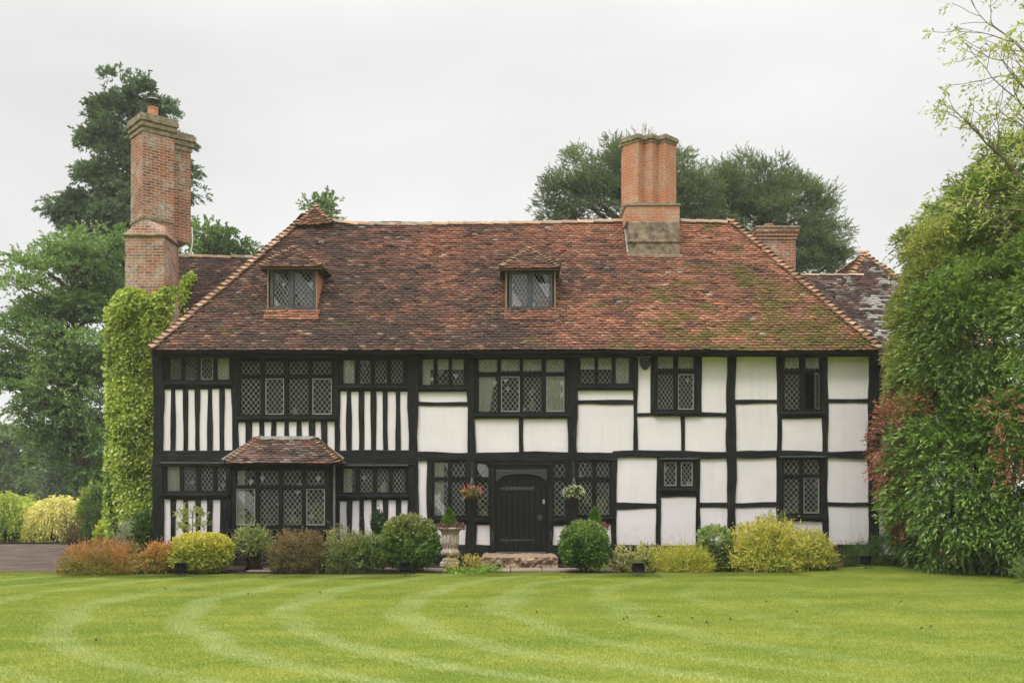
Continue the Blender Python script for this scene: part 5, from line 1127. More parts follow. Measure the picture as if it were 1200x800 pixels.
bedding(cu[0], -1.15, .91, "purple and dark red bedding flowers round the rim of the left urn", [(.30, .05, .28), (.28, .06, .10), (.5, .2, .3)]); bedding(cu2[0], -1.15, .91, "pink-red bedding flowers round the rim of the right urn", [(.45, .08, .12), (.5, .18, .2)])

# ---- hanging baskets
def basket(px, py, label, pals):
    y = -.42; c = (X(px, y), y, Z(py, y)); o = empty("hanging_basket", (c[0], y, c[2] - .2)); tag(o, label, "hanging basket", "hanging baskets either side of the door")
    mb = MB(); mb.lathe([(.02, -.17), (.08, -.15), (.13, -.08), (.15, 0.0), (.14, 0.0), (.12, -.06), (.001, -.12)], c, 24, wob=lambda t, z: .02 * math.sin(t * 7 + z * 40)); mb.build("bowl", M['coir'], o, True)
    zt = Z(543, -.42); hk = (c[0], y, c[2] + .42)
    for k in range(3):
        a = k * 2.094 + .5; mb = MB(); mb.tube([(c[0] + .145 * math.cos(a), y + .145 * math.sin(a), c[2]), hk], .004, 5); mb.build("chain", M['lead'], o)
    mb = MB(); mb.tube([hk, (c[0], y, zt - .02), (c[0], y + .02, zt + .02), (c[0], y + .08, zt + .03), (c[0], -.06, zt + .03), (c[0], -.06, zt - .25)], .009, 6); mb.tube([(c[0], -.07, zt - .18), (c[0], y + .12, zt + .02)], .006, 5); mb.build("bracket", M['iron'], o)
    n = 300; d = sphere_dirs(n, -.5); P = np.array(c) + d * np.array([.17, .16, .10]) * (0.5 + .45 * rng.random((n, 1))) + np.array([0, 0, .05]); D = nz(d + np.array([0, 0, .1]) + rng.normal(0, .3, (n, 3)))
    dt = sprays(P, D, np.full(n, .07), 6, .032, .018, 1.0, .5); leaves("foliage", dt, colour(dt, [(.05, .09, .02), (.11, .17, .04), (.22, .26, .09)], 8, 5), 'leaf', o)
    k = rng.random(n) < .30; dt = sprays(P[k] + D[k] * .09, D[k], np.full(k.sum(), .02), 7, .03, .026, 1.5, t0=.8)
    f = P[k]; ci = (vn(f, 9, 4) * .999 * len(pals)).astype(int); c_ = np.array(pals)[np.clip(ci, 0, len(pals) - 1)]; leaves("blossom", dt, np.repeat(c_, 7, 0), 'petal', o)
basket(553, 580, "hanging basket with orange and pink flowers left of the door", [(.85, .35, .05), (.75, .30, .25), (.6, .15, .15), (.7, .5, .4)]); basket(672.5, 580, "hanging basket with white and cream flowers right of the door", [(.75, .72, .62), (.7, .68, .5), (.75, .72, .62), (.35, .45, .12)])

# ---- garden floodlights
def flood(px, py, y, label, group="black floodlights along the border"):
    c = Vector((X(px, y), y, 0)); o = empty("garden_floodlight", c); tag(o, label, "floodlight", group); z_ = max(.12, Z(py, y))
    mb = MB(); mb.box(c.x - .12, c.x + .12, y - .0, y + .10, z_ - .08, z_ + .09, b=.02); mb.box(c.x - .10, c.x + .10, y + .10, y + .14, z_ - .05, z_ + .06, b=.01); mb.build("lamp_housing", M['black'], o)
    mb = MB(); mb.box(c.x - .135, c.x + .135, y - .07, y + .06, z_ + .092, z_ + .102, b=.003); mb.build("visor", M['black'], o)
    mb = MB(); mb.box(c.x - .135, c.x - .125, y + .03, y + .06, z_ - .12, z_ + .03); mb.box(c.x + .125, c.x + .135, y + .03, y + .06, z_ - .12, z_ + .03); mb.box(c.x - .135, c.x + .135, y + .03, y + .06, z_ - .13, z_ - .12); mb.build("yoke", M['iron'], o)
    mb = MB(); mb.tube([(c.x, y + .045, z_ - .125), (c.x, y + .045, -.02)], .014, 6); mb.build("spike", M['iron'], o)
    mb = MB(); mb.box(c.x - .09, c.x + .09, y + .141, y + .144, z_ - .045, z_ + .05); mb.build("lens", M['glass'], o)
flood(211, 665, -3.75, "black floodlight on a spike in front of the golden globe"); flood(475, 664, -3.8, "black floodlight on a spike in front of the large green globe")
flood(748, 665, -3.75, "black floodlight on a spike in front of the cream-leaved shrubs"); flood(1015, 656, -1.9, "black floodlight on a spike before the dark shrubs at the right corner")

# ------------------------------------------------------------------ ivy on the left chimney breast
def slope_y(py): k = (575 - py) / F; return (0.464 + 23.8 * k) / (1.17 - k)
iv = empty("ivy", (X(155, 2.8), 2.8, 0)); tag(iv, "thick bright green creeper climbing the left chimney breast beside the house", "climbing plant")
n = 15000; py = rng.uniform(338, 612, n); lx = 131 + 5 * np.sin(py / 31) + np.clip((py - 480) / 130, 0, 1) * 8 + np.clip((372 - py) / 34, 0, 1) * 14 + 5 * vn(np.stack([py / 14, py * 0, py * 0], 1), 1, 3)
rx_ = np.where(py < 415, 186 + (415 - py) * .30, 196.0); px = lx + (rx_ - lx) * rng.random(n)
t_ = np.clip((px - lx) / 14, 0, 1); bul = fbm(np.stack([px / 16, py / 16, 0 * px], 1), 1, 5)
yy = 2.86 - .42 * np.sqrt(t_) * (0.55 + .8 * bul) + rng.uniform(0, .12, n)
roofm = (py < 400) & (px > 200); yy = np.where(roofm, np.minimum(slope_y(py) - .15, 3.4 + 0 * py), yy)
top = 344 + 5 * np.sin(px / 9) - np.clip(px - 178, 0, 99) * .55 + np.clip((140 - px) * 1.2, 0, 20); keep = py > top; px, py, yy = px[keep], py[keep], yy[keep]
sx = (px - 600) * (CAM_D + yy) / F; sz = CAM_Z + (575 - py) * (CAM_D + yy) / F; P = np.stack([sx, yy, np.maximum(sz, .1)], 1)
D = nz(np.stack([-.55 * (1 - np.clip((px - 125) / 20, 0, 1)) + .0 * px, -.75 + 0 * px, .1 + 0 * px], 1) + rng.normal(0, .4, (len(px), 3)))
dt = sprays(P, D, np.full(len(P), .13), 4, .105, .085, .9, .5, .25)
# shoots running up the verge of the wing roof
pts_s = np.array([(188 + 36 * s + rng.normal(0, 1.5 + 7 * (1 - s)), 385 - 62 * s + rng.normal(0, 1.5 + 13 * (1 - s))) for s in rng.random(420) ** .8])
ys = slope_y(pts_s[:, 1]) - .12; P2 = np.stack([(pts_s[:, 0] - 600) * (CAM_D + ys) / F, ys, CAM_Z + (575 - pts_s[:, 1]) * (CAM_D + ys) / F], 1)
dt2 = sprays(P2, nz(np.array([[.4, -.5, .5]]) + rng.normal(0, .4, (len(P2), 3))), np.full(len(P2), .13), 4, .09, .075, .9, .3, .25)
# the left flank, for a view from the side
n3 = 5000; P3 = np.stack([X(138, 2.9) - .05 + rng.uniform(-.12, .05, n3), rng.uniform(2.7, 4.2, n3), rng.uniform(.1, 6.6, n3)], 1)
dt3 = sprays(P3, nz(np.array([[-.8, 0, .1]]) + rng.normal(0, .4, (n3, 3))), np.full(n3, .13), 4, .105, .085, .9, .5, .25)
al_ = cat(dt, dt2, dt3); kk = (vn(al_[0], 4.5, 88) > .30) | (rng.random(len(al_[0])) < .25); al_ = tuple(q[kk] for q in al_)
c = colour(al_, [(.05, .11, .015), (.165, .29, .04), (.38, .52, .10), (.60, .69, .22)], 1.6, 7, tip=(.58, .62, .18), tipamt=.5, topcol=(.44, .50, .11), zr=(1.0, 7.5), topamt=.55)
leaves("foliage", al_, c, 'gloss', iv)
limbs("stem", [([(X(150 + 10 * k, 2.85), 2.85, 0), (X(146 + 12 * k, 2.85), 2.86, 1.5), (X(150 + 8 * k, 2.85), 2.86, 3.5)], [.05, .035, .02]) for k in range(3)], 'bark', iv)

# ------------------------------------------------------------------ trees
def grow(trunk, tips, r0, mat, parent, name="trunk", sag=.0, r1=.02):
    """a tapered trunk along the points given and one curved limb to every tip"""
    lines = [([Vector(p) for p in trunk], [r0 * (1 - .8 * i / (len(trunk) - 1)) for i in range(len(trunk))])]
    tz = [p[2] for p in trunk]
    for q in tips:
        q = Vector(q); hz = math.hypot(q.x - trunk[0][0], q.y - trunk[0][1]); zs_ = max(tz[0] + .2 * (tz[-1] - tz[0]), min(tz[-1] * .98, q.z - hz * rnd.uniform(.35, .75)))
        k = 0
        while k < len(tz) - 2 and tz[k + 1] < zs_: k += 1
        f_ = (zs_ - tz[k]) / max(.01, tz[k + 1] - tz[k]); s_ = Vector(trunk[k]).lerp(Vector(trunk[k + 1]), min(1, max(0, f_)))
        m_ = s_.lerp(q, .5) + Vector((rnd.uniform(-.3, .3), rnd.uniform(-.3, .3), hz * .10 - sag)); ra = max(.03, r0 * .34 * (hz / 6 + .3))
        lines.append(([s_, s_.lerp(m_, .5) + Vector((0, 0, .08)), m_, m_.lerp(q, .5) + Vector((rnd.uniform(-.15, .15), 0, rnd.uniform(-.1, .1))), q], [ra, ra * .8, ra * .6, ra * .4, r1]))
    return limbs(name, lines, mat, parent)
def crown_tree(name, label, catg, base, lobes, ncl, per, cr, ll, lw, pal, r0, top, mat='leaf', bark='bark', seed=1, nl=9, droop=.25, flatc=.6, tip=None, topcol=None, topamt=.4, shell=.55, group=None, splay=.9, up=.5, zr=None):
    o = empty(name, (base[0], base[1], 0)); tag(o, label, catg, group)
    vol = np.array([l[3] * l[4] * l[5] for l in lobes]) ** .75; which = rng.choice(len(lobes), ncl, p=vol / vol.sum()); lb = np.array(lobes)[which]
    d = sphere_dirs(ncl); r = shell + (1 - shell) * rng.random(ncl) ** .6; r *= 1 + (fbm(d * 2 + seed, 1.5, seed) - .5) * .5
    Cc = lb[:, :3] + d * lb[:, 3:] * r[:, None]; Cc = Cc[Cc[:, 2] > .6]; ncl = len(Cc)
    rad = cr * (0.55 + .8 * rng.random(ncl))
    Pc = np.repeat(Cc, per, 0); dd = sphere_dirs(len(Pc), -.55); dd[:, 2] *= flatc; rr = np.repeat(rad, per)
    cen = np.mean(np.array(lobes)[:, :3], 0); outw = nz(Pc - cen)
    P = Pc + dd * (rr * rng.random(len(Pc)) ** .5)[:, None]; D = nz(dd * 1.0 + outw * .45 + np.array([0, 0, .1]) + rng.normal(0, .3, P.shape))
    Ls = rr * .42
    data = sprays(P - D * (Ls * .4)[:, None], D, Ls, nl, ll, lw, splay, droop, up)
    zz = zr or (min(l[2] - l[5] for l in lobes), max(l[2] + l[5] for l in lobes))
    pal = [tuple(v_ * 1.7 for v_ in c_) for c_ in pal]; topcol = topcol and tuple(v_ * 1.4 for v_ in topcol)
    c = colour(data, pal, .45, seed, tip, .5, .42, topcol, zz, topamt)
    leaves("crown", data, c, mat, o, .22)
    tr = [(base[0], base[1], 0)] + [(base[0] + (top[0] - base[0]) * t + rnd.uniform(-.15, .15), base[1] + (top[1] - base[1]) * t, top[2] * t) for t in (.2, .45, .7, 1.0)]
    grow(tr, [tuple(q) for q in Cc[::max(1, ncl // 90)]], r0, bark, o)
    return o
def lob(px, py, y, rw, rh, rd=None): s = sc(y); return (X(px, y), y, Z(py, y), rw / s, rh / s, rd or rw / s * .9)

# broad dark green tree on the left
Y = 20.0
crown_tree("broadleaf_tree", "large dark green spreading tree at the left edge, beyond the drive", "tree", (X(100, Y), Y),
    [lob(70, 330, Y, 50, 60), lob(30, 400, Y, 48, 42), lob(95, 400, Y, 58, 62), lob(85, 470, Y, 62, 50), lob(100, 525, Y, 50, 40), lob(112, 300, Y, 38, 40), lob(-45, 400, Y, 40, 36), lob(45, 490, Y, 34, 20), lob(12, 440, Y, 30, 14), lob(125, 560, Y, 28, 26)],
    300, 38, .90, .14, .080, [(.045, .085, .032), (.080, .135, .045), (.125, .19, .06), (.18, .24, .085)], .42, (X(85, Y), Y, 11), seed=3, nl=8, topcol=(.13, .19, .06), topamt=.4)
# tall dark redwood behind it
Y = 32.0
def conifer(name, label, px, y, ztop, prof, nb, pal, r0, seed, ll=.22, lw=.05):
    o = empty(name, (X(px, y), y, 0)); tag(o, label, "conifer"); x0_ = X(px, y); P, D, L_ = [], [], []; lines = []
    for i in range(nb):
        t = (i + rng.random()) / nb; t = t ** .85; h = 2.0 + t * (ztop - 2.3); R = np.interp(h / ztop, prof[0], prof[1]) * (0.55 + .6 * rng.random()); a = rng.uniform(0, 6.283)
        s_ = Vector((x0_, y, h)); e_ = s_ + Vector((R * math.cos(a), R * math.sin(a), R * rng.uniform(-.12, .32))); m_ = s_.lerp(e_, .55) + Vector((0, 0, -.10 * R)); lines.append(([s_, m_, e_], [.09 * (1 - t) + .035, .04, .015]))
        k = int(6 + R * 12)
        for j in range(k):
            f_ = .22 + .8 * rng.random() ** .8; q = (s_.lerp(m_, f_ / .55) if f_ < .55 else m_.lerp(e_, min(1, (f_ - .55) / .45))); sp_ = (.30 + .28 * R * .3) * (1.15 - .5 * f_)
            P.append((q.x + rng.normal(0, sp_), q.y + rng.normal(0, sp_), q.z + rng.normal(0, sp_ * .75) + .05)); D.append((math.cos(a) * .6 + rng.normal(0, .4), math.sin(a) * .6 + rng.normal(0, .4), .35 + rng.normal(0, .35))); L_.append(.45 + .35 * rng.random())
    P, D, L_ = np.array(P), nz(np.array(D)), np.array(L_)
    k = 5; P = np.repeat(P, k, 0) + rng.normal(0, .16, (len(P) * k, 3)); D = nz(np.repeat(D, k, 0) + rng.normal(0, .45, (len(D) * k, 3))); L_ = np.repeat(L_, k)
    data = sprays(P, D, L_, 8, ll, lw, .75, .25, .4); c = colour(data, pal, .6, seed, None, .4, .28, None); leaves("crown", data, c, 'leaf', o)
    lines.append(([(x0_, y, 0), (x0_ + .1, y, ztop * .35), (x0_ - .05, y, ztop * .7), (x0_, y, ztop - .5)], [r0, r0 * .7, r0 * .35, .05])); limbs("trunk", lines, 'redbark', o); return o
rw = [lob(x_, y_, Y, w_, h_) for x_, y_, w_, h_ in ((132, 92, 9, 12), (167, 100, 10, 10), (150, 120, 22, 22), (118, 130, 14, 14), (185, 130, 14, 16), (130, 160, 24, 22), (172, 165, 24, 22), (105, 165, 12, 12), (150, 200, 40, 24), (110, 205, 14, 18), (195, 210, 18, 20), (150, 245, 44, 28), (205, 260, 14, 24), (90, 262, 18, 16), (150, 300, 50, 34), (80, 300, 20, 20), (150, 350, 46, 40), (70, 262, 8, 8), (212, 235, 7, 10), (216, 200, 9, 14), (214, 165, 8, 12), (219, 228, 8, 12), (90, 235, 16, 16), (72, 248, 12, 12), (108, 150, 12, 12))]
crown_tree("redwood", "tall dark conifer rising behind the left brick chimney", "conifer", (X(152, Y), Y), rw, 470, 30, .68, .20, .085, [(.040, .062, .034), (.065, .095, .050), (.10, .135, .068)], .6, (X(152, Y), Y, Z(100, Y)), bark='redbark', seed=4, nl=9, flatc=.7, shell=.25, topcol=(.11, .16, .07), topamt=.3)
Y = 27.0
crown_tree("birch_tree", "light green bushy tree showing between the left chimney and the main roof", "tree", (X(250, Y), Y), [lob(235, 285, Y, 22, 34), lob(265, 290, Y, 22, 26), lob(288, 305, Y, 16, 18), lob(222, 320, Y, 20, 40), lob(256, 340, Y, 40, 40)], 90, 30, .9, .16, .09, [(.05, .09, .02), (.10, .16, .035), (.16, .22, .06)], .25, (X(250, Y), Y, 12), seed=6)
crown_tree("poplar_tree", "pale narrow tree top poking above the gablet at the left ridge end", "tree", (X(375, Y), Y), [lob(374, 236, Y, 15, 22), lob(378, 262, Y, 21, 26), lob(374, 295, Y, 24, 34)], 48, 26, .65, .15, .08, [(.06, .10, .035), (.12, .17, .06), (.17, .22, .09)], .2, (X(375, Y), Y, 15.5), seed=7, flatc=.9)
# umbrella-headed pines behind the roof
Y = 24.0
pp = [(.042, .060, .028), (.075, .098, .045), (.125, .148, .075)]
crown_tree("pine_tree", "domed dark pine behind the central brick chimney", "pine tree", (X(740, Y), Y), [lob(665, 240, Y, 40, 22), lob(705, 218, Y, 38, 28), lob(745, 200, Y, 42, 26), lob(788, 208, Y, 36, 22), lob(735, 245, Y, 95, 32), lob(810, 240, Y, 40, 30)], 380, 36, .62, .115, .032, pp, .26, (X(740, Y), Y, 16), bark='redbark', seed=8, nl=12, flatc=.75, droop=-.15, topcol=(.13, .17, .07), topamt=.35, splay=.75)
Y = 26.0
crown_tree("pine_tree", "broad dark pine behind the right-hand brick chimney", "pine tree", (X(890, Y), Y), [lob(845, 232, Y, 42, 26), lob(888, 222, Y, 44, 24), lob(930, 246, Y, 44, 26), lob(968, 282, Y, 30, 26), lob(900, 270, Y, 80, 45), lob(975, 305, Y, 22, 18), lob(940, 310, Y, 50, 30)], 470, 36, .64, .115, .032, pp, .26, (X(890, Y), Y, 15.5), bark='redbark', seed=9, nl=12, flatc=.75, droop=-.15, topcol=(.13, .17, .07), topamt=.35, splay=.75)

# ---- left, beyond the drive
def weeper(name, label, px0, px1, pyt, pyb, y, pal, seed, n=1500, drop=.72):
    pal = [tuple(min(.8, v_ * 1.25) for v_ in c_) for c_ in pal]
    cx_ = (X(px0, y) + X(px1, y)) / 2; rx = (X(px1, y) - X(px0, y)) / 2; zt, zb = Z(pyt, y), Z(pyb, y); o = empty(name, (cx_, y, 0)); tag(o, label, "small tree")
    a = rng.uniform(0, 6.283, n); r = np.sqrt(rng.random(n)); edge_ = .55 + .8 * vn(np.stack([np.cos(a) * 3, np.sin(a) * 3, a * 0], 1), 1, seed)
    z = zt - (zt - zb) * drop * r ** 2.6 * edge_ ** 1.6 + rng.normal(0, .09, n) + (vn(np.stack([np.cos(a) * r * 4, np.sin(a) * r * 4, a * 0], 1), 1, seed + 9) - .5) * .5; P = np.stack([cx_ + rx * r * np.cos(a) * .93, y + rx * .8 * r * np.sin(a), z], 1)
    D = nz(np.stack([np.cos(a) * (.8 - .4 * r), np.sin(a) * (.8 - .4 * r), .25 - 1.1 * r ** 1.5], 1) + rng.normal(0, .2, (n, 3)))
    data = sprays(P, D, .25 + .35 * rng.random(n), 9, .13, .045, .6, .9, .4); c = colour(data, pal, 1.0, seed, None, 0, .25, pal[-1], (zb, zt), .5); leaves("foliage", data, c, 'leaf', o)
    limbs("stem", [([(cx_, y, 0), (cx_ + .1, y, zt * .5), (cx_ + math.cos(b) * rx * .6, y + math.sin(b) * rx * .5, zt * .85)], [.09, .07, .02]) for b in np.arange(0, 6.2, .7)], 'bark', o); return o
weeper("weeping_maple", "bright yellow weeping maple beyond the drive", 34, 112, 590, 628, 10.8, [(.26, .28, .05), (.56, .50, .14), (.68, .58, .28)], 1, drop=.5)
weeper("weeping_maple", "yellow-green weeping maple at the left edge beyond the drive", -45, 52, 580, 622, 11.4, [(.08, .15, .025), (.22, .30, .05), (.40, .44, .09)], 2, 2600)
BG = "shrubs beyond the drive"
DG = [(.015, .03, .010), (.03, .055, .016), (.055, .09, .025)]
bush("laurel_bush", "dark shrub under the yellow-green maple at the far left", -60, 40, 590, 637, 13.2, DG, 1800, 7, .09, .045, .25, lump=.25, seed=41, group=BG, stems=0)
bush("laurel_bush", "dark shrub beneath and behind the bright yellow maple", 22, 100, 600, 637, 12.6, DG, 1800, 7, .09, .045, .25, lump=.25, seed=42, group=BG, stems=0)
bush("laurel_bush", "low dark green shrub showing between the two weeping maples", 10, 50, 615, 637, 11.0, [(.02, .05, .012), (.05, .10, .02)], 700, 7, .09, .04, .2, lump=.25, seed=43, group=BG, stems=0)
bush("conifer_bush", "dark upright conifer shrub right of the yellow maple", 96, 134, 572, 636, 8.0, [(.03, .06, .022), (.06, .10, .035), (.10, .15, .05)], 1900, 8, .07, .02, .22, lump=.2, seed=44, group=BG, stems=2, power=2)
bush("laurel_bush", "yellow-green shrub top right of the maple under the big tree", 92, 128, 566, 610, 9.5, [(.12, .18, .03), (.24, .28, .06)], 900, 7, .09, .04, .22, lump=.25, seed=45, group=BG, stems=2)
bush("golden_privet", "small golden-green shrub between the bronze shrub and the drive hedge", 112, 146, 609, 634, 3.4, [(.16, .22, .03), (.38, .42, .06), (.50, .48, .10)], 900, 6, .055, .035, .14, lump=.2, seed=46, stems=3)
bush("cotton_lavender", "silvery grey-green shrub at the foot of the creeper", 134, 168, 610, 648, 2.0, [(.14, .17, .11), (.25, .28, .19), (.38, .40, .30)], 1300, 8, .045, .012, .16, lump=.3, seed=47, gap=.2, stems=3)
bush("ivy_mound", "dark leafy shrub between the creeper and the house corner", 158, 190, 598, 660, 1.4, [(.025, .055, .012), (.06, .11, .02)], 1500, 6, .06, .035, .15, lump=.25, seed=48, stems=2)
bush("bronze_bush", "brown-purple shrub at the kerb right of the yellow maple", 78, 110, 606, 637, 8.4, [(.05, .05, .02), (.12, .09, .05), (.18, .13, .08)], 1000, 7, .06, .03, .18, lump=.3, seed=49, group=BG, stems=2)
# grassy slope, hills and hedgerow trees in the distance
mb = MB(); nx, ny = 60, 22; vs_ = []; hx = np.linspace(-420, 60, nx); hy = np.linspace(60, 520, ny); gx, gy = np.meshgrid(hx, hy, indexing='ij')
pp_ = np.stack([gx.ravel(), gy.ravel(), 0 * gx.ravel()], 1); hz_ = (np.clip((gy.ravel() - 60) / 300, 0, 1) ** 1.2) * (7 + 8 * fbm(pp_, .008, 3)); vs_ = [(p[0], p[1], h_ - .5) for p, h_ in zip(pp_, hz_)]
mb.add(vs_, [(i * ny + j, (i + 1) * ny + j, (i + 1) * ny + j + 1, i * ny + j + 1) for i in range(nx - 1) for j in range(ny - 1)]); hl_ = mb.build("hill", M['field'], None, True); tag(hl_, kind="structure")
# wooded hillside that reads as one mass
n = 1500; hxx = rng.uniform(-400, -60, n); hyy = rng.uniform(120, 500, n); ph = np.stack([hxx, hyy, 0 * hxx], 1); hzz = (np.clip((hyy - 60) / 300, 0, 1) ** 1.2) * (7 + 8 * fbm(ph, .008, 3))
k_ = vn(ph, .02, 9) > .42; Cw = np.stack([hxx, hyy, hzz + 1.5], 1)[k_]; per = 40; Pw = np.repeat(Cw, per, 0); dw = sphere_dirs(len(Pw), -.3) * np.array([4.5, 4.5, 3.2]); Pw = Pw + dw * (.6 + .4 * rng.random((len(Pw), 1)))
dtw = sprays(Pw, nz(dw + rng.normal(0, 1, dw.shape)), np.full(len(Pw), 1.0), 3, 1.5, 1.0, .9); o = leaves("far_wood", dtw, colour(dtw, [(.07, .11, .04), (.11, .16, .055), (.16, .21, .07)], .02, 3), 'leaf', None); tag(o, kind="stuff")
crown_tree("field_tree", "rounded pale green tree far off on the left beyond the maples", "tree", (X(28, 70), 70), [lob(28, 552, 70, 36, 22, 4.5), lob(5, 560, 70, 30, 16, 4.5)], 90, 30, 1.1, .32, .2, [(.06, .10, .035), (.11, .155, .055), (.15, .19, .07)], .3, (X(28, 70), 70, 4), seed=15)
crown_tree("field_tree", "darker tree far off under the big left-hand tree", "tree", (X(88, 62), 62), [lob(88, 556, 62, 30, 26, 4), lob(118, 552, 62, 22, 26, 3.5)], 80, 30, 1.0, .3, .19, [(.035, .06, .025), (.06, .095, .035)], .3, (X(88, 62), 62, 4), seed=16)
# kerb of the drive
for i in range(15):
    mb = MB(); mb.box(-21.6 + i * .92, -21.6 + i * .92 + .90, 8.62, 8.74, -.1, .05 + .004 * (i % 3), b=.012); k = mb.build("kerb_stone", M['soil']); tag(k, "low kerb stone in the row along the far edge of the drive", "kerb", "kerb stones of the drive")
sheet("shrub_bed", [(-40, 8.7), (-9, 8.7), (-9, 18), (-40, 18)], -.012, M['soil'])

# ------------------------------------------------------------------ the tall hedge on the right
def wall_of_leaves(name, label, catg, blobs, n, nl, ll, lw, L_, pal, seed, tip=None, tipamt=.5, mat='gloss', topcol=None, topamt=.4, zr=None, stems=(), droop=.5, splay=.8, freq=.8, lump=.3, lf=2.0, up=.35, group=None, gap=.47, gf=1.5):
    o = empty(name, (blobs[0][0], blobs[0][1], 0)); tag(o, label, catg, group)
    area = np.array([b[3] * b[5] + b[4] * b[5] for b in blobs]); w_ = rng.choice(len(blobs), n, p=area / area.sum()); b = np.array(blobs)[w_]; d = sphere_dirs(n)
    e_ = np.sign(d) * np.abs(d) ** .85
    q = b[:, :3] + e_ * b[:, 3:]; lm = 1 + (fbm(q, lf * .5, seed) - .5) * lump + (fbm(q, lf * 1.6, seed + 5) - .5) * lump * .5; P = b[:, :3] + e_ * b[:, 3:] * lm[:, None] * (1 - .22 * rng.random((n, 1)) ** 2)
    core = rng.random(n) < .28; P = np.where(core[:, None], b[:, :3] + (P - b[:, :3]) * .80, P); gk = core | (vn(P * np.array([1, 1, 1.5]), gf, seed + 3) + .25 * vn(P, gf * 2.7, seed + 4) > gap)
    inside = np.zeros(n, bool)
    for j, bb in enumerate(blobs): inside |= ((((P - np.array(bb[:3])) / np.array(bb[3:])) ** 2).sum(1) < .62) & (w_ != j)
    ok = gk & ~inside & (P[:, 2] > .08); P = P[ok]; d = d[ok]; D = nz(d + np.array([0, 0, .25]) + rng.normal(0, .35, P.shape)); Ls = L_ * (.5 + rng.random(len(P)))
    data = sprays(P - D * (Ls * .6)[:, None], D, Ls, nl, ll, lw, splay, droop, up); zr = zr or (0, max(bb[2] + bb[5] for bb in blobs))
    c = colour(data, pal, freq, seed, tip, tipamt, .28, topcol, zr, topamt); leaves("foliage", data, c, mat, o, .14)
    if stems: limbs("stem", stems, 'bark', o)
    return o
Yh = -2.6
def hb(px, py, y, rw, rh, rd): s = sc(y); return (X(px, y), y, Z(py, y), rw / s, rd, rh / s)
GH = [(.035, .08, .016), (.085, .17, .030), (.16, .28, .052), (.30, .40, .10)]
st = [([(10.0 + k * .55, -1.4 + .3 * (k % 3), 0), (9.8 + k * .6, -1.5, 2.2), (9.9 + k * .7, -1.6, 4.8)], [.07, .05, .02]) for k in range(8)]
wall_of_leaves("laurel_hedge", "huge glossy dark green hedge filling the right edge of the lawn", "hedge",
    [hb(1130, 560, -2.4, 85, 108, 1.9), hb(1190, 560, -3.0, 80, 118, 1.9), hb(1140, 410, -2.0, 80, 110, 1.8), hb(1200, 400, -2.4, 80, 130, 1.9), hb(1180, 280, -1.8, 72, 85, 1.7), hb(1250, 400, -3.4, 90, 200, 2.0), hb(1240, 580, -3.8, 80, 110, 1.8), hb(1095, 600, -1.9, 45, 66, 1.2)],
    54000, 8, .120, .040, .30, GH, 51, tip=(.25, .37, .075), tipamt=.7, topcol=(.25, .29, .08), topamt=.35, zr=(3.0, 9.5), stems=st, lump=.42)
wall_of_leaves("bamboo_shrub", "feathery olive-green tall shrub at the left face of the big hedge above the red leaves", "tall shrub",
    [hb(1082, 400, -1.4, 36, 80, 1.1), hb(1098, 340, -1.3, 36, 48, 1.0), hb(1078, 465, -1.5, 34, 60, 1.0), hb(1110, 300, -1.2, 45, 50, 1.1)], 12500, 8, .100, .030, .28, [(.10, .16, .03), (.24, .31, .06), (.42, .45, .12), (.52, .52, .18)], 52, tip=(.33, .32, .10), tipamt=.5, mat='leaf', topcol=(.28, .28, .08), topamt=.3, stems=st[:2], droop=.4)
RD = [(.09, .09, .03), (.30, .10, .07), (.46, .16, .11), (.16, .22, .05)]
wall_of_leaves("photinia_shrub", "red-tipped shrub between the right corner of the house and the big hedge", "shrub",
    [hb(1048, 520, -1.7, 26, 66, .8), hb(1066, 500, -2.0, 28, 50, .8), hb(1058, 585, -1.7, 22, 46, .7)], 1900, 7, .075, .026, .24, RD, 53, tip=(.44, .13, .09), tipamt=.8, stems=[([(9.4, -1.6, 0), (9.3, -1.7, 1.6), (9.1, -1.8, 3.5)], [.05, .035, .015]), ([(9.5, -1.6, 0), (9.6, -1.8, 2), (9.7, -1.9, 3.6)], [.05, .03, .015])], lump=.5, freq=3)
for i, (px, py, y, rw, rh, lab) in enumerate(((1172, 488, -4.45, 24, 32, "uppermost cluster of red young leaves on the front of the big hedge"), (1185, 540, -4.75, 18, 22, "middle cluster of red young leaves at the right edge of the hedge"), (1103, 648, -3.35, 14, 10, "lowest small cluster of red leaves near the foot of the hedge"))):
    wall_of_leaves("photinia_shrub", lab, "shrub", [hb(px, py, y + .2, rw, rh, .5)], 85 if rw > 15 else 34, 6, .085, .03, .2, RD[1:3], 60 + i, tip=(.46, .14, .09), tipamt=.8, lump=.5, stems=[([(X(px, y), y + 1.4, 0), (X(px, y), y + 1.3, 1), (X(px, y), y + .5, Z(py, y))], [.03, .02, .01])])
wall_of_leaves("elder_shrub", "loose light green shoots breaking the skyline at the top of the hedge", "tall shrub",
    [hb(1150, 250, -1.4, 50, 50, 1.2), hb(1190, 215, -1.6, 50, 50, 1.2), hb(1120, 262, -.6, 45, 34, .9), hb(1075, 280, -.4, 30, 26, .7), hb(1160, 225, -.8, 50, 36, 1.0), hb(1195, 190, -1.0, 46, 40, 1.0)], 4600, 7, .115, .042, .45, [(.08, .12, .025), (.17, .21, .05), (.36, .40, .13)], 55, tip=(.46, .50, .18), tipamt=.6, mat='leaf', lump=.9, stems=[([(10.6, -.6, 0), (10.4, -.6, 4), (9.8, -.6, 7.4)], [.10, .07, .03]), ([(10.8, -.6, 0), (11.2, -.7, 5), (11.6, -.8, 8.4)], [.10, .07, .03]), ([(10.4, -.6, 4.5), (10.2, -.5, 6.5), (9.7, -.5, 7.8)], [.05, .035, .015])])
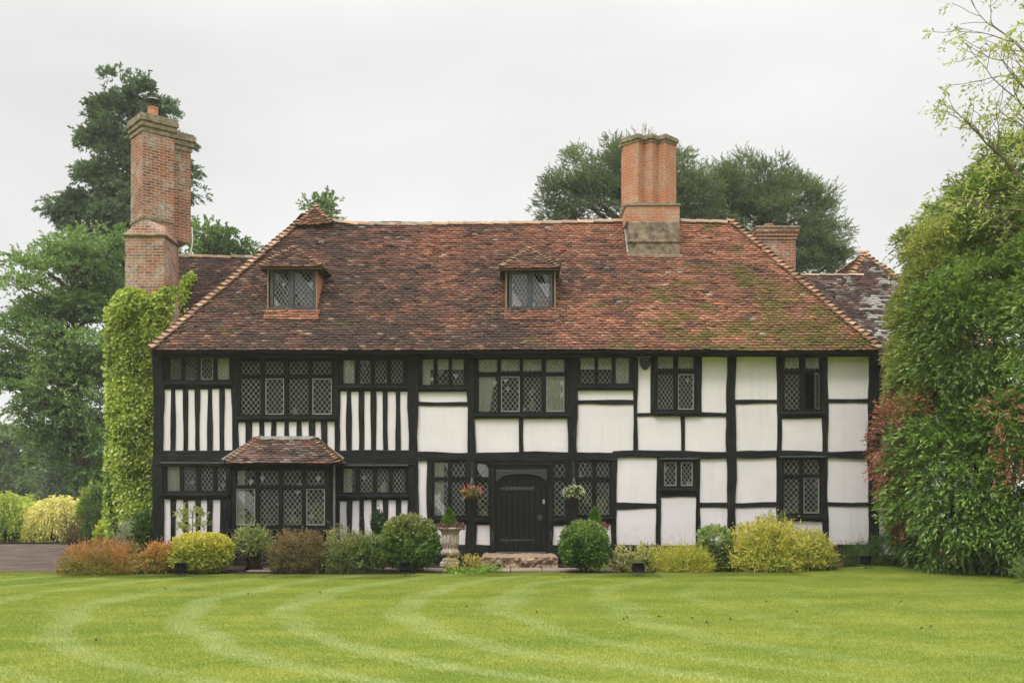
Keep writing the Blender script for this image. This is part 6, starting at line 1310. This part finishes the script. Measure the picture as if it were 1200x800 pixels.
bush("grass_tuft", "strappy pale-edged tuft at the right edge below the hedge", 1194, 1222, 656, 680, -5.4, [(.08, .13, .03), (.20, .24, .09)], 120, 6, .20, .018, .10, lump=.2, seed=57, stems=0, splay=.5, droop=-.2, out_=.3, catg="plant")

# sparse tree whose boughs reach in from the right
def sparse(label, base, seed):
    r_ = random.Random(seed); o = empty("horse_chestnut", (base[0], base[1], 0)); tag(o, label, "tree"); lines = []; tips = []
    def br(p, d, L_, r, depth):
        pts_ = [p]; q = p.copy(); dd = d.copy(); k = 5
        for i in range(k):
            dd = (dd + Vector((r_.uniform(-.2, .2), r_.uniform(-.2, .2), r_.uniform(-.14, .20)))).normalized(); q = q + dd * L_ / k; pts_.append(q.copy())
            if depth > 0 and i >= 1 and r_.random() < .92:
                sd_ = (dd + Vector((r_.uniform(-.9, .9), r_.uniform(-.9, .9), r_.uniform(-.75, .75)))).normalized(); br(q, sd_, L_ * r_.uniform(.42, .66), r * .52 * (1 - i / k * .3), depth - 1)
        lines.append((pts_, [max(.006, r * (1 - .75 * i / k)) for i in range(k + 1)])); tips.append((q.copy(), dd.copy()))
    tp = Vector((base[0], base[1], 6.2))
    for tz_, tgt in ((5.4, (8.9, -4.6, 7.2)), (5.9, (8.5, -5.2, 8.3)), (6.3, (9.0, -4.2, 9.0)), (6.9, (8.6, -5.0, 9.3)), (7.8, (9.4, -5.6, 10.5)), (8.4, (9.8, -4.2, 11.5)), (7.2, (10.5, -3.0, 10)), (8.0, (14.5, -5, 12)), (7.0, (14.8, -6, 9.5))):
        s_ = Vector((base[0] - .15 * (tz_ - 5), base[1], tz_)); v = Vector(tgt) - s_; br(s_, v.normalized(), v.length * .70, .075, 3)
    lines.append(([(base[0], base[1], 0), (base[0] + .1, base[1], 3), (base[0] - .1, base[1], 6), (base[0] - .4, base[1], 9)], [.30, .24, .18, .08]))
    limbs("trunk", lines, 'twig', o)
    T_ = [t for t in tips if r_.random() < .9]; P = np.array([t[0] for t in T_]); D = np.array([t[1] for t in T_])
    P = np.repeat(P, 3, 0) + rng.normal(0, .05, (len(P) * 3, 3)); D = nz(np.repeat(D, 3, 0) + rng.normal(0, .45, (len(D) * 3, 3)))
    dt = sprays(P, D, np.full(len(P), .16), 4, .105, .036, 1.1, .7, .4); leaves("crown", dt, colour(dt, [(.24, .28, .08), (.42, .45, .14), (.56, .56, .22)], 1.5, 3), 'leaf', o); return o
sparse("half-bare tree with pale young leaves leaning in at the top right", (12.2, -4.8), 5)

# windfall leaves on the lawn
for i, (px, py) in enumerate(((194, 691), (291, 697), (375, 696), (113, 752), (547, 712), (731, 727), (735, 725), (772, 724), (811, 726), (828, 731), (898, 706), (934, 718), (1080, 738), (1091, 736), (629, 719), (856, 727), (1056, 706))):
    x_, y_ = G(px, py); mb = MB(); a = rnd.uniform(0, 6.28); r = .027
    P_ = [(x_ + r * math.cos(a), y_ + r * math.sin(a), .03), (x_ - r * .5 * math.sin(a), y_ + r * .5 * math.cos(a), .042), (x_ - r * math.cos(a), y_ - r * math.sin(a), .035), (x_ + r * .5 * math.sin(a), y_ - r * .5 * math.cos(a), .038)]
    mb.add([(p[0], p[1], p[2] - (.012 if k % 2 == 0 else 0)) for k, p in enumerate(P_)] + [(p[0], p[1], p[2] - .015) for p in P_], [(0, 1, 2, 3), (7, 6, 5, 4), (0, 4, 5, 1), (1, 5, 6, 2), (2, 6, 7, 3), (3, 7, 4, 0)], (.06, .04, .02))
    l_ = mb.build("fallen_leaf", M['tile']); tag(l_, "small brown windfall leaf lying on the mown lawn", "leaf", "windfall leaves on the lawn")

# wooded far side of the garden, behind the viewer: what the window panes mirror
n = 1200; xb = rng.uniform(-75, 75, n); zb_ = rng.uniform(1, 21, n) * (.65 + .5 * vn(np.stack([xb / 7, 0 * xb, 0 * xb], 1), 1, 4)); Cb = np.stack([xb, -78 + rng.uniform(-3, 3, n), zb_], 1); Pb = np.repeat(Cb, 26, 0); db = sphere_dirs(len(Pb)) * 2.3; Pb = Pb + db
dtb = sprays(Pb, nz(db), np.full(len(Pb), .9), 3, 1.1, .8, .9); o = leaves("far_garden_wood", dtb, colour(dtb, [(.03, .055, .02), (.06, .095, .03)], .1, 3), 'leaf', None); tag(o, kind="stuff")
thin_haze()
